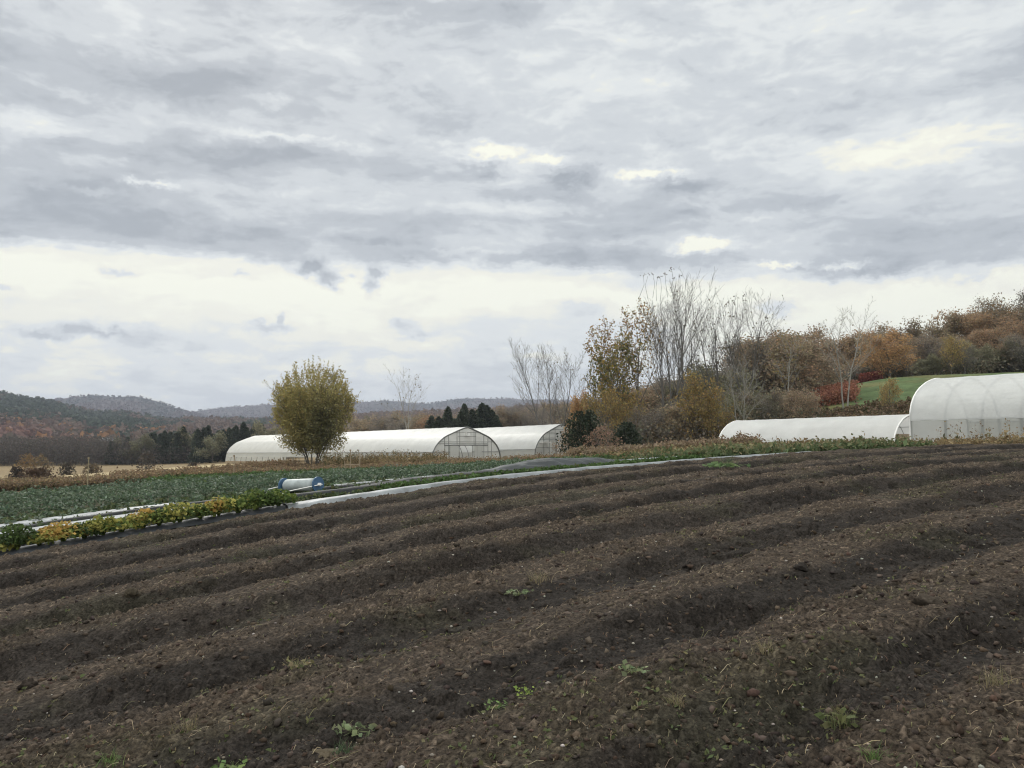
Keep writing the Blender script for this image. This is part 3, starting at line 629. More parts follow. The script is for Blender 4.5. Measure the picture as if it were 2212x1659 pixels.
# nearer brown mass between the poplars and the low tunnel
band(1600, 1718, 8, (98, 112), [(1600, 745), (1680, 705), (1760, 715)], ['brown', 'rust', 'brown', 'grey'], 'behind the left end of the low tunnel', 'brown trees behind the low tunnel', 1.4)
band(1570, 1740, 7, (76, 84), [(1570, 835), (1740, 830)], ['green', 'grey', 'brown', 'green'], 'at the thicket edge just left of the low tunnel', 'thicket trees left of the low tunnel', .95)
# hedgerow thicket
band(1225, 1590, 20, (92, 110), [(1225, 875), (1290, 850), (1350, 838), (1480, 805), (1590, 765)], ['grey', 'brown', 'grey', 'brown', 'green'], 'in the thicket below the tall poplars', 'thicket trees below the poplars', 1.5)
band(1250, 1580, 17, (74, 84), [(1250, 905), (1400, 868), (1580, 835)], ['grey', 'grey', 'brown', 'grey'], 'in the front rank of the poplar thicket', 'front thicket trees below the poplars', 1.35)
woods_tree('orange', 1248, 84, toph(838, 1248, 84), 'small bright orange tree beside the second tunnel gable', None, .55)
woods_tree('yellow', 1312, 76, toph(822, 1312, 76), 'gold-leaved young tree above the dark evergreen bushes', None, .75)
woods_tree('yellow', 1502, 74, toph(800, 1502, 74), 'gold young tree in the middle of the poplar thicket', None, .8)
woods_tree('yellow', 1545, 73, toph(850, 1545, 73), 'amber small tree with dark trunk at the thicket foot', None, .85)
woods_tree('yellow', 1360, 79, toph(838, 1360, 79), 'yellow-brown tree under the gold-orange poplar', None, .8)
# far wood behind the tunnels
band(770, 1240, 30, (235, 270), [(770, 898), (850, 890), (940, 886), (1240, 862)], ['brown', 'grey', 'brown', 'grey'], 'in the far wood behind the long tunnels', 'trees of the far wood behind the tunnels', 1.35, tj=14)
band(930, 1080, 13, (205, 214), [(930, 886), (1000, 876), (1080, 880)], ['pine'], 'in the far conifer clump above the tunnel ridge', 'conifers in the far wood behind the tunnels', 1.25, tj=30)
band(1000, 1180, 7, (215, 230), [(1000, 884), (1180, 872)], ['grey', 'brown'], 'low in the far wood, above the second tunnel', 'far wood trees above the second tunnel', 1.2)
woods_tree('orange', 1192, 150, toph(862, 1192, 225), 'far slender orange larch above the second tunnel ridge', None, .5).location = (at(1052, 220)[0], 220, Tz(*at(1052, 220)))
woods_tree('rust', 945, 216, toph(886, 945, 216), 'rust-red round tree at the left of the far conifers', None, 1.2)
# far left of the valley: a line of dark pines, then low brush
band(240, 590, 34, (285, 320), [(240, 952), (300, 938), (380, 925), (470, 918), (560, 912), (600, 915)], ['pine', 'pine', 'pine', 'green', 'grey'], 'in the dark line across the valley', 'dark trees lining the far side of the valley', 1.25, tj=14)
band(560, 800, 16, (280, 330), [(560, 925), (700, 905), (800, 898)], ['brown', 'grey', 'green'], 'across the valley behind the round golden tree', 'far trees behind the round tree', 1.3, tj=12)
for kk in list(PR):                                           # prototypes nobody used
    for b, _ in PR[kk]:
        if not b['used']:
            for ch in list(b.children): bpy.data.objects.remove(ch)
            bpy.data.objects.remove(b)
        else: del b['used']
for o in list(C.objects):
    if 'used' in o.keys(): del o['used']

# --- bushes by the second gable
def bush(name, px, y, w, h, n, ls, cols, label, seed, cat='bush', dens=.75):
    rng = np.random.default_rng(seed); x, yy = at(px, y); root = empty(name, (x, yy, Tz(x, yy)))
    th = rng.uniform(0, 6.28, n); cz = rng.uniform(0, 1, n); r = rng.uniform(0, 1, n) ** .45 * np.sqrt(np.clip(1 - (cz * 1.25 - .45) ** 2 / .75, .05, 1)) * w / 2
    lob = 1 + .24 * np.sin(th * 3 + seed + cz * 2) + .18 * np.sin(th * 7 + cz * 9) + rng.normal(0, .12, n); P = np.stack([np.cos(th) * r * lob, np.sin(th) * r * lob, cz * h * (1 + .1 * np.sin(th * 2 + seed))], 1)
    keep = fbm(P[:, 0] * 1.6 + seed, P[:, 2] * 1.6, 3, seed) + .3 * rng.uniform(0, 1, n) > (1 - dens) * .9; P = P[keep]
    V, F, c = quads(P, ls * rng.uniform(.6, 1.3, len(P)), pal(rng, len(P), cols), rng, 1.5); mesh('foliage', V, F, c, mat=M_leaf, parent=root)
    segs = []
    for i in range(9):
        a = rng.uniform(0, 6.28); segs.append(([np.array([0, 0, -.1]), np.array([cos(a) * w * .12, sin(a) * w * .12, h * .4]), np.array([cos(a) * w * .3, sin(a) * w * .3, h * .85])], .04, .012, 1))
    V, F = tubes(segs); mesh('stems', V, F, mat=M_bark, parent=root); return tag(root, label, cat)
DK = [(.030, .042, .028), (.04, .052, .034), (.055, .065, .045)]
bush('evergreen_bush', 1262, 63, 3.2, 3.5, 3600, .15, DK, 'large dark evergreen bush overlapping the second tunnel gable', 3)
bush('evergreen_bush', 1352, 66, 2.6, 2.6, 2600, .15, DK, 'smaller dark evergreen bush right of the pinkish shrub', 4)
bush('dry_shrub', 1300, 58, 2.9, 2.2, 1300, .10, [(.23, .15, .11), (.27, .18, .13), (.17, .12, .09)], 'pinkish-brown dry shrub between the two dark bushes', 5, 'shrub', .5)
bush('brown_shrub', 85, 54, 2.0, .8, 700, .12, [(.11, .075, .055), (.09, .065, .05)], 'low dark brown shrub at the edge of the straw meadow', 6, 'shrub')
for i, (px, y, w, h, cc, lb) in enumerate([(43, 150, 2.6, 2.6, (.07, .055, .045), 'small dark round bush alone in the straw meadow'), (64, 190, 4.6, 5, (.24, .16, .08), 'orange-brown bush at the far left of the meadow'),
        (93, 185, 4.6, 5, (.20, .15, .09), 'tan bush right of the orange one across the meadow'), (96, 165, 3, 2, (.07, .06, .045), 'low dark bush in front of the tan one in the meadow'),
        (320, 200, 5, 5, (.09, .075, .06), 'dull brown bush at the meadow edge before the pines'), (420, 170, 2, 2.2, (.08, .065, .05), 'tiny dark bush left of the tunnel in the meadow'),
        (150, 190, 3.2, 3.2, (.10, .085, .065), 'greyish bush in the middle distance of the meadow'), (205, 200, 4, 2.6, (.17, .13, .08), 'low tan bush right of the greyish one in the meadow')]):
    bush('meadow_bush', px, y, w, h, 500, .35, [cc, tuple(q * .75 for q in cc)], lb, 20 + i)

# ------------------------------------------------------------------ far hills and the woods on them
RIDGE1 = [(-700, 880), (-300, 850), (0, 844.5), (23, 846), (59, 855), (85, 857), (113, 860), (143, 870), (179, 879), (205, 885.5), (238, 884), (266, 884), (320, 893), (358, 900), (410, 897), (563, 900), (700, 896), (800, 888), (900, 884), (1000, 880), (1100, 874), (1250, 870), (1500, 866), (2400, 862)]
RIDGE2 = [(-700, 890), (60, 875), (113, 860), (154, 852.5), (190, 850), (213, 849), (246, 852.5), (272, 851.5), (305, 854), (346, 864), (379, 876.5), (410, 885.5), (440, 893), (600, 905), (2400, 930)]
RIDGE3 = [(-700, 905), (300, 900), (412, 886), (435, 883), (474, 878), (502, 874), (520, 875), (566, 871), (660, 867), (766, 865.5), (805, 864), (837, 861.5), (860, 864.5), (885, 867), (930, 868), (960, 862), (1000, 857), (1040, 858), (1080, 857), (1150, 860), (1300, 862), (1500, 864), (2400, 880)]
def hill(name, ridge, y0, y1, zb, bumps, seed, trees, tsz, qn, colf, tname, y_tree0):
    rp = np.array(ridge); A = (rp[:, 0] - 1106) / FOC
    def hz(a, y):
        top = CAMZ + y1 * np.tan(PITCH - np.arctan((np.interp(a, A, rp[:, 1]) - 829.5) / FOC)) - tsz * .8
        t = (y - y0) / (y1 - y0); f = np.where(t < 1, np.clip(t, 0, 1) ** 1.15 * (1 + 0 * t), np.clip(1 - .5 * (t - 1), 0, 1))
        n = bumps * (fbm(a * 30 + seed, y * .006, 4, seed) - .5) * np.clip(t * (1 - t) * 4, 0, 1)
        return zb + (top - zb) * f + n * (top - zb)
    a = np.linspace(-1.05, .75, 520); y = np.concatenate([np.linspace(y0, y1, 60), np.linspace(y1 * 1.02, y1 * 1.5, 8)])
    AA, YY = np.meshgrid(a, y, indexing='ij'); Z = hz(AA, YY); n, m = AA.shape; idx = np.arange(n * m).reshape(n, m)
    F = np.stack([idx[:-1, :-1], idx[1:, :-1], idx[1:, 1:], idx[:-1, 1:]], -1).reshape(-1, 4)
    rng = np.random.default_rng(seed); P = np.stack([AA * YY, YY, Z], -1).reshape(-1, 3)
    col = colf(AA.ravel(), YY.ravel(), ((YY - y0) / (y1 - y0)).ravel(), rng) * .7
    o = mesh(name, P, F, col, True, M_ground); tag(o, kind='structure')
    # canopy
    ta = rng.uniform(-.80, .42, trees); ty = y0 + (y1 * 1.01 - y0) * rng.uniform(y_tree0, 1, trees) ** .8; tz = hz(ta, ty)
    c = colf(ta, ty, (ty - y0) / (y1 - y0), rng); P0 = np.stack([ta * ty, ty, tz], 1)
    s = tsz * rng.uniform(.65, 1.25, trees)
    P = np.repeat(P0, qn, 0); off = rng.normal(size=(trees * qn, 3)); off /= np.linalg.norm(off, axis=1)[:, None]; off *= rng.uniform(.3, 1, (trees * qn, 1)); off[:, 2] = off[:, 2] * .9 + .55
    P = P + off * np.repeat(s, qn)[:, None] * .5; sh = np.repeat(c, qn, 0) * rng.uniform(.8, 1.2, (trees * qn, 1))
    V, F, cc = quads(P, np.repeat(s, qn) * .42, sh, rng, 1.3); o = mesh(tname, V, F, cc, mat=M_stuff); tag(o, kind='stuff'); return o
def mixn(a, b, f): return a * (1 - f[:, None]) + b * f[:, None]
def col1(a, y, t, rng):
    px = 1106 + FOC * a; n = fbm(a * 22, t * 5, 4, 301); n2 = fbm(a * 60 + 9, t * 12, 3, 303); n = n + .12 * rng.normal(size=len(a))
    green = np.array([.040, .052, .036]); brown = np.array([.115, .082, .066]); pink = np.array([.165, .095, .080]); org = np.array([.23, .125, .06]); grey = np.array([.075, .068, .062])
    c = mixn(np.tile(brown, (len(a), 1)), green, ss(.44, .56, n + .30 * ss(.28, .50, t) * (1 - ss(330, 420, px)) - .12))
    lo = (1 - ss(.22, .42, t)); c = mixn(c, pink, lo * (1 - ss(120, 260, px)) * ss(.4, .52, 1 - n2) * .9)
    c = mixn(c, org, (rng.uniform(0, 1, len(a)) < .10 * ss(.05, .2, t) * (1 - ss(.35, .55, t))) * 1.0 * ss(.42, .6, n2 + .1))
    c = mixn(c, grey, (1 - ss(.02, .12, t)) * .8)
    c = mixn(c, np.array([.14, .09, .065]), ss(560, 700, px) * .6)
    return c * 1.25 * rng.uniform(.75, 1.25, (len(a), 1))
def col2(a, y, t, rng):
    n = fbm(a * 25, t * 3, 4, 401); c = mixn(np.tile(np.array([.080, .060, .062]), (len(a), 1)), np.array([.045, .05, .05]), ss(.5, .62, n + .1 * rng.normal(size=len(a)))); return c * rng.uniform(.8, 1.2, (len(a), 1))
hill('hills', RIDGE1, 480, 1500, -7, .10, 11, 9000, 11, 14, col1, 'hillside_forest', .0)
hill('hills', RIDGE2, 1700, 3000, -7, .06, 12, 9000, 11, 6, col2, 'mountain_forest', .25)
hill('hills', RIDGE3, 2200, 4200, -7, .06, 13, 12000, 12, 5, col2, 'ridge_forest', .3)
# low grey brush in front of the hills, bare and even
def brush():
    rng = np.random.default_rng(8); n = 5200; px = rng.uniform(-300, 420, n); y = rng.uniform(292, 350, n); x = (px - 1106) / FOC * y; z = T(x, y)
    h = rng.uniform(5, 10.5, n) * (1 - .35 * ss(260, 420, px)) * ss(280, 305, y + 12 * fbm(px * .02, y * .05, 3, 9)) + .6
    a = Acc(); V, F, c, tp = blades(np.stack([x, y, z], 1), h, .10, .12, pal(rng, n, [(.10, .09, .082), (.08, .07, .065)]), rng, 2); a.add(V, F, c)
    k = 22; P = np.repeat(np.stack([x, y, z], 1), k, 0); hh = np.repeat(h, k); P[:, 2] += hh * rng.uniform(.12, 1.0, n * k); P[:, :2] += rng.normal(0, 1.0, (n * k, 2))
    a.add(*quads(P, rng.uniform(.2, .5, n * k), pal(rng, n * k, [(.098, .088, .080), (.082, .074, .068), (.12, .10, .088)], .15), rng, 1.6)); o = a.build('brushwood', M_stuff); tag(o, kind='stuff')
brush()

# ------------------------------------------------------------------ polytunnels
AXROT = atan2(.66, .75)
G_PROF = [(1.0, 0), (.985, .12), (.97, .24), (.956, .32), (.915, .42), (.857, .52), (.747, .637), (.626, .736), (.46, .806), (.264, .895), (.12, .95), (0, 1)]
D_PROF = [(1, 0), (1, .36), (.985, .46), (.94, .58), (.84, .70), (.68, .81), (.42, .915), (.18, .975), (0, 1)]
C_PROF = [(1, 0), (.97, .15), (.88, .42), (.70, .68), (.46, .87), (.2, .97), (0, 1)]
def prof_pts(prof, hw, h, n=40):
    """evenly spaced points of the whole arch, left base to right base"""
    p = np.array([(-a, b) for a, b in prof] + [(a, b) for a, b in prof[-2::-1]]) * [hw, h]
    d = np.concatenate([[0], np.cumsum(np.hypot(*np.diff(p, axis=0).T))]); t = np.linspace(0, d[-1], n)
    q = np.stack([np.interp(t, d, p[:, 0]), np.interp(t, d, p[:, 1])], 1)
    for _ in range(1):
        r = q.copy(); r[1:-1] = (q[:-2] + 2 * q[1:-1] + q[2:]) / 4; q = r
    return q
def tunnel(name, gx, gy, gz, L, slope, hw, h, prof, eave, nh, label, end_style, side_open=None, hoop_r=.03, white_edge=False):
    """local X across, Y along the ridge (away and left), Z up; origin at the middle of the near end"""
    root = empty(name, (gx, gy, gz), (atan(slope), 0, AXROT)); q = prof_pts(prof, hw, h, 56); tag(root, label, 'polytunnel')
    top = [i for i in range(len(q)) if q[i][1] >= eave * h - .02]; qt = q[top]
    if eave > 0:
        qt = qt.copy(); e = np.array([hw * np.interp(eave, [b for a, b in prof], [a for a, b in prof]), eave * h - .06]); qt = np.concatenate([[[-e[0], e[1]]], qt[1:-1] if qt[0][1] < e[1] + .08 else qt, [[e[0], e[1]]]])
    ys = []; sp = L / (nh - 1)
    for i in range(nh - 1): ys += [i * sp, i * sp + sp * .12, i * sp + sp * .5, i * sp + sp * .88]
    ys.append(L); ys = np.array(ys); rng = np.random.default_rng(int(L * 10))
    sag = np.array([[0, .012, .022, .012][k % 4] if k < len(ys) - 1 else 0 for k in range(len(ys))])
    V = []; cen = np.array([0, h * .35])
    for k, yv in enumerate(ys):
        d = cen - qt; d /= np.linalg.norm(d, axis=1)[:, None]; s = qt + d * sag[k] * (1 + .5 * rng.normal(size=(len(qt), 1)) * .2) + .004 * rng.normal(size=qt.shape)
        s = s - d * .035
        V.append(np.stack([s[:, 0], np.full(len(s), yv), s[:, 1]], 1))
    m = len(qt); idx = np.arange(len(ys) * m).reshape(len(ys), m); F = np.stack([idx[:-1, :-1], idx[:-1, 1:], idx[1:, 1:], idx[1:, :-1]], -1).reshape(-1, 4)
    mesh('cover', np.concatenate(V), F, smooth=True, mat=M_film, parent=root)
    # hoops
    hb = MB(); hb.tube([(a - .075 * a / hw - .0, 0, b - .075 * b / h) for a, b in list(q[::2]) + [q[-1]]], hoop_r, 6); h0 = hb.build('hoop', M_hoop, root, True)
    for i in range(1, nh):
        o = h0.copy(); C.objects.link(o); o.parent = root; o.location = (0, i * sp, 0)
    # side walls, hip rails, baseboards
    for sx in (-1, 1):
        mb = MB(); mb.tube([(sx * (hw * .965 + .05), -.02, eave * h), (sx * (hw * .965 + .05), L + .02, eave * h)], .032, 6); mb.build('hip_rail', M_bar, root)
        if eave > 0:
            lo = [j for j in range(len(q)) if q[j][1] <= eave * h + .03 and q[j][0] * sx > 0]; ql = q[lo]; ny = nh * 5; yy = np.linspace(.02, L - .02, ny); VV = []
            for yv in yy:
                s = ql.copy(); 
                if side_open and side_open[0] < yv < side_open[1]: s[:, 1] = eave * h - (eave * h - s[:, 1]) * .45
                w = .02 * np.sin(yv * 5.1 + ql[:, 1] * 3.3 + sx) + .012 * rng.normal(size=len(ql)); s[:, 0] = s[:, 0] + sx * (.02 + w * np.clip(np.sin(pi * ql[:, 1] / (eave * h + .01)), 0, 1))
                VV.append(np.stack([s[:, 0], np.full(len(s), yv), s[:, 1]], 1))
            mm = len(ql); idx = np.arange(ny * mm).reshape(ny, mm); F = np.stack([idx[:-1, :-1], idx[:-1, 1:], idx[1:, 1:], idx[1:, :-1]], -1).reshape(-1, 4)
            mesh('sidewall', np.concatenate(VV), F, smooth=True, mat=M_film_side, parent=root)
            bb = MB(); bb.box(sx * hw - .03, sx * hw + .03, .05, L - .05, -.25, .12); bb.build('baseboard', M_wood, root)
    # ridge and purlins
    for (fx, fz) in ((0, h - .07), (-.62 * hw, .70 * h), (.62 * hw, .70 * h)):
        mb = MB(); mb.tube([(fx, 0, fz), (fx, L, fz)], .02, 5); mb.build('purlin', M_hoop, root)
    # ends
    def endwall(yv, nm, m_): 
        poly = [(a * .985, yv, max(b - .02, 0)) for a, b in q]; return mesh(nm, poly, [tuple(range(len(poly)))], mat=m_, parent=root)
    def top_at(xx): return float(np.interp(abs(xx), [a * hw for a, b in prof][::-1], [b * h for a, b in prof][::-1])) - .03
    if end_style in ('A', 'B'):
        S = hw / 910.0; Zc = lambda Y: (1150 - Y) / 1005.0 * h
        Xc = lambda X: (X - 1030) * S
        # film panels around the door opening
        dx0, dx1, dz = Xc(815), Xc(1145), Zc(645)
        if end_style == 'B': dx0, dx1, dz = -.9, 1.5, .56 * h
        mb = MB(); cols_ = sorted(set([-hw * .985, hw * .985, dx0, dx1] + [Xc(v) for v in (455, 765, 1250, 1575)] + list(np.linspace(-hw * .97, hw * .97, 26))))
        for a, b in zip(cols_[:-1], cols_[1:]):
            z0 = dz if (a >= dx0 - 1e-4 and b <= dx1 + 1e-4) else -.1
            ta, tb = top_at(a), top_at(b)
            mb.add([(a, .03, z0), (b, .03, z0), (b, .03, max(tb, z0)), (a, .03, max(ta, z0))], [(0, 1, 2, 3)])
        mb.build('end_wall', M_film_end, root)
        fr = MB()
        def vb(x, z0, z1, r=.03): fr.tube([(x, -.01, z0), (x, -.01, z1)], r, 4)
        def hbar(x0, x1, z, r=.025): fr.tube([(x0, -.045, z), (x1, -.045, z)], r, 4)
        if end_style == 'A':
            for X in (455, 555, 765, 1250, 1465, 1575, 1670): vb(Xc(X), 0, top_at(Xc(X)))
            for X in (835, 1205): vb(Xc(X), Zc(625), top_at(Xc(X)))
            for X in (340,): vb(Xc(X), Zc(640), top_at(Xc(X)), .02)
            for x0, x1, Y, r in ((300, 1730, 550, .022), (265, 1550, 600, .022), (440, 1560, 640, .05), (690, 1330, 298, .022), (780, 1255, 405, .022), (150, 1890, 818, .032), (130, 1930, 1060, .03)):
                if Y in (818, 1060): hbar(Xc(x0), dx0, Zc(Y), r); hbar(dx1, Xc(x1), Zc(Y), r)
                else: hbar(Xc(x0), Xc(x1), Zc(Y), r)
            fr.build('end_frame', M_bar, root)
            dp = MB(); dp.box(Xc(575), Xc(790), -.14, -.10, .05, Zc(655)); dp.build('sliding_door', M_film_end, root)
            dp = MB(); dp.box(Xc(1200), Xc(1395), -.14, -.10, .05, Zc(655)); dp.build('sliding_door', M_film_end, root)
            jb = MB()
            for X in (565, 790, 815, 1150, 1265, 1395): jb.tube([(Xc(X), -.12, 0), (Xc(X), -.12, Zc(650))], .03, 4)
            jb.build('door_frame', M_bar, root)
            lv = MB(); lv.box(Xc(975), Xc(1105), -.30, .0, Zc(400), Zc(395)); lv.box(Xc(975), Xc(985), -.28, 0, Zc(400), Zc(300)); lv.box(Xc(1040), Xc(1105), -.02, 0.01, Zc(385), Zc(305)); lv.build('gable_vent', M_white, root)
            hx = MB(); hx.box(Xc(245), Xc(360), .15, .6, Zc(705), Zc(655)); hx.box(Xc(240), Xc(400), .08, .7, Zc(760), Zc(735)); hx.build('heater', M_white, root)
            tk = MB(); tk.tube([(Xc(330), .7, .25), (Xc(330), .7, 1.35)], .42, 16); tk.build('water_tank', M_tank, root, True)
            tk = MB(); tk.tube([(Xc(1370), .8, .2), (Xc(1370), .8, 1.0)], .26, 14); tk.build('barrel', M_wood, root, True)
            br = MB(); br.tube([(Xc(945), .9, Zc(650)), (Xc(1000), .9, Zc(760)), (Xc(1050), .9, Zc(950)), (Xc(1060), .9, 0)], .035, 5); br.build('brace', M_bar, root)
        else:
            for X in (430, 610, 800, 1250, 1440, 1600): vb(Xc(X), 0, top_at(Xc(X)))
            vb(dx0, 0, dz, .05); vb(dx1, 0, dz, .05)
            for zf, x0, x1 in ((.84, -.42, .42), (.75, -.55, .55), (.62, -.74, .74), (.575, -.78, .78), (.37, -.93, -.2), (.14, -.97, -.2)): hbar(x0 * hw, x1 * hw, zf * h, .024)
            fr.build('end_frame', M_bar, root)
            dp = MB(); dp.box(dx0 + .05, dx1 - .05, -.02, .02, 0, dz); dp.build('door', M_white, root)
            lv = MB(); lv.box(-.82 * hw, -.52 * hw, -.55, -.02, .50 * h, .515 * h); lv.build('fan_hood', M_white, root)
            tk = MB(); tk.tube([(-.72 * hw, .6, .2), (-.72 * hw, .6, 1.5)], .4, 16); tk.build('water_tank', M_tank, root, True)
        endwall(L, 'end_wall', M_film_end)
        mb = MB(); mb.tube([(a, -.03, b) for a, b in q[::2]] + [(q[-1][0], -.03, q[-1][1])], .05, 6); mb.build('end_arch', M_bar, root, True)
    else:
        endwall(L - .02, 'end_wall', M_film)
        if end_style == 'C':
            mb = MB(); mb.tube([(a * 1.01, -.02, b) for a, b in q[::2]] + [(q[-1][0], -.02, q[-1][1])], .05, 6); mb.build('end_arch', M_white, root, True)
            dk = MB(); dk.box(-hw * .55, hw * .55, .3, .35, 0, h * .5); dk.build('end_board', M_wood, root)
        mb = MB(); mb.tube([(a * 1.006, L + .01, b * 1.004) for a, b in q[::2]] + [(q[-1][0], L + .01, q[-1][1])], .045, 6); mb.build('end_arch', M_white, root, True)
    return root
zA = Tz(-4.7, 85); xl, yl = -4.7 - .66 * 53, 85 + .75 * 53
tunnel('polytunnel', -4.7, 85, -.50, 53, (-1.0 + .5) / 53, 4.7, 3.98, G_PROF, .33, 30, 'long white polytunnel with framed gable and open sliding doors', 'A', (24, 52))
tunnel('polytunnel', 5.7, 91, -.35, 50, -.8 / 50, 4.4, 4.30, G_PROF, .33, 28, 'white polytunnel behind, its gable half hidden by a dark bush', 'B')
tunnel('polytunnel', 25.4, 51.0, 1.02, 12.6, (-.12) / 12.6, 3.1, 2.48, C_PROF, 0.0, 9, 'low white caterpillar tunnel at the right, with no upright sidewalls', 'C', hoop_r=.02)
# the tall tunnel: origin at its near end out of frame
tunnel('polytunnel', 24.0 + .66 * 24, 45 - .75 * 24 + 0.0, 1.55, 24, -.10 / 24, 4.0, 3.85, D_PROF, .375, 15, 'tall white tunnel at the right edge with clear creased sidewall', 'D', hoop_r=.075)

# ------------------------------------------------------------------ plastic-mulched beds and covers beyond the tilled soil
PLEAT = 0.0
def ribbon(name, u0, u1, vfun, wfun, hfun, m, label, group=None, cat='mulch film', kind=None, seed=1, n=None, prof=9, wr=.02, ends=True, pleat=0):
    us = np.arange(u0, u1, .05 if pleat else .09); n = len(us); t = np.linspace(-1, 1, prof); rng = np.random.default_rng(seed)
    U = np.repeat(us[:, None], prof, 1); tt = np.repeat(t[None], n, 0); v = vfun(us)[:, None]; w = wfun(us)[:, None]; h = hfun(us)[:, None]
    Vv = v + tt * w * .5; x, y = uv2xy(U, Vv)
    shape = np.clip(1 - np.abs(tt) ** 3.2, 0, 1) ** .8
    z = T(x, y) + h * shape + wr * (fbm(U * 3.1, Vv * 4.3 + seed, 3, seed) - .5) + wr * .7 * (fbm(U * .9, Vv * 9, 3, seed + 5) - .5) - .02 * (np.abs(tt) > .98)
    if pleat: z = z + pleat * shape ** .5 * (np.abs(np.sin(U * 7.5 + Vv * 9 + 2.2 * fbm(U * 2, Vv * 2, 2, 4))) - .5) * ss(u0 + 1, u0 + 2, U) * (1 - ss(u1 - 1.6, u1 - .8, U))
    idx = np.arange(n * prof).reshape(n, prof); F = np.stack([idx[:-1, :-1], idx[1:, :-1], idx[1:, 1:], idx[:-1, 1:]], -1).reshape(-1, 4)
    o = mesh(name, np.stack([x, y, z], -1).reshape(-1, 3), F, smooth=True, mat=m)
    return tag(o, label, cat, group, kind)
cst = lambda c: (lambda u: np.full(len(u), float(c)))
wv = lambda c, a, f, p: (lambda u: c + a * np.sin(u * f + p))
def lin(pts): 
    a = np.array(pts); return lambda u: np.interp(u, a[:, 0], a[:, 1])
ribbon('mulch_film', -6, 3.6, wv(14.9, .04, .5, 1), cst(.62), lin([(-6, .05), (3.5, .06)]), M_mulch_d, 'grey film under the yellowing leafy plants beside the bare soil', seed=1)
ribbon('mulch_film', 3.5, 17.2, wv(14.72, .05, .45, 0), lin([(3.5, .66), (6, .36), (9, .32), (12, .34), (16, .42), (17.2, .3)]), lin([(3.5, .08), (10, .09), (16, .06)]), M_mulch, 'long silver film strip along the edge of the bare soil', seed=2)
ribbon('black_film', -6, 9.5, wv(16.05, .06, .6, 2), lin([(-6, .5), (4, .42), (9.5, .3)]), lin([(-6, .16), (3, .17), (9, .10)]), M_black, 'black rolled-up film lying between silver strips, nearer one', seed=3)
ribbon('mulch_film', -7, 3.2, wv(17.15, .04, .5, 0), cst(.95), cst(.13), M_mulch, 'bright silver film strip at the left, left of the roller', seed=4)
ribbon('black_film', -2, 8, wv(18.0, .05, .6, 2), lin([(-2, .12), (0, .32), (8, .3)]), lin([(-2, .04), (0, .15), (8, .12)]), M_black, 'thin black film roll between the kale and the silver strip', seed=6)
ribbon('mulch_film', -7, 2.2, wv(19.0, .04, .5, 3), cst(.8), cst(.12), M_mulch, 'silver film strip under the front row of kale', seed=5)
ribbon('mulch_film', 5.6, 12.5, wv(18.9, .05, .5, 1), lin([(5.6, .3), (8, .5), (12.5, .35)]), cst(.13), M_mulch, 'narrow pale film strip right of the roller', seed=7)
ribbon('black_film', 4.6, 9.6, lin([(4.6, 16.75), (7, 16.8), (9.6, 16.5)]), lin([(4.6, .3), (7, .6), (9.6, .7)]), lin([(4.6, .10), (7, .16), (9, .18), (9.6, .1)]), M_black, 'black rolled film merging into the heaped cover', seed=12, wr=.05)
ribbon('row_cover', 8.2, 13.2, lin([(8.2, 17.3), (10, 17.2), (11, 17.0), (13.2, 16.8)]), lin([(8.2, .3), (9.2, .9), (10.4, 1.5), (11.8, 1.4), (13.2, .8)]), lin([(8.2, .08), (9.3, .24), (10.4, .31), (11.5, .25), (13.2, .08)]), M_fabric, 'dark billowing cover heaped over the bed left of the silver strips', cat='row cover', seed=8, prof=27, wr=.06, pleat=.075)
ribbon('row_cover', 7.2, 12.6, wv(20.3, .1, .5, 1), lin([(7.2, .3), (9, .8), (12.6, .3)]), lin([(7.2, .08), (10, .14), (12.6, .10)]), M_fabric, 'second dark cover fold behind the heaped one', cat='row cover', seed=9, prof=11, wr=.04)
ribbon('mulch_film', 12.3, 21.5, wv(16.9, .06, .5, 1), lin([(12.3, 1.2), (16, .9), (21.5, .5)]), lin([(12.3, .15), (16, .1), (21.5, .06)]), M_mulch, 'pale film strip running right from the heaped cover', seed=10)
ribbon('mulch_film', 15.5, 23.5, wv(19.3, .06, .5, 1), lin([(15.5, .4), (18, .8), (23.5, .5)]), cst(.08), M_mulch, 'farthest pale film strip toward the thicket, half grown over', seed=11)

# ------------------------------------------------------------------ crops and weeds
def rows_points(rng, v0s, u0, u1, step, jit):
    P = []
    for v in v0s:
        u = np.arange(u0 + rng.uniform(0, step), u1, step); P.append(np.stack([u + rng.normal(0, jit, len(u)), v + rng.normal(0, jit, len(u))], 1))
    return np.concatenate(P)
def crop(name, pts, k, ls, h, w, cols, seed, flat=.3):
    rng = np.random.default_rng(seed); n = len(pts); x, y = uv2xy(pts[:, 0], pts[:, 1]); z = T(x, y); s = rng.uniform(.7, 1.2, n); a = Acc()
    P = np.repeat(np.stack([x, y, z], 1), k, 0); ss_ = np.repeat(s, k); th = rng.uniform(0, 6.28, n * k); t = rng.uniform(0, 1, n * k); r = w * .5 * np.sqrt(rng.uniform(0, 1, n * k)) * ss_
    P = P + np.stack([np.cos(th) * r, np.sin(th) * r, (.15 + .85 * t) * h * ss_ * (1 - .3 * (r / (w * .5)) ** 2)], 1)
    a.add(*quads(P, ls * rng.uniform(.6, 1.3, n * k), pal(rng, n * k, cols), rng, 1.7, flat)); o = a.build(name, M_stuff); return tag(o, kind='stuff')
rg = np.random.default_rng(77)
KALE = [(.13, .17, .12), (.095, .135, .085), (.07, .105, .07), (.20, .235, .185), (.085, .12, .07)]
crop('kale_crop', rows_points(rg, np.arange(21.4, 29.6, 1.18), -8, 14, .42, .09), 170, .048, .33, .62, KALE, 31)
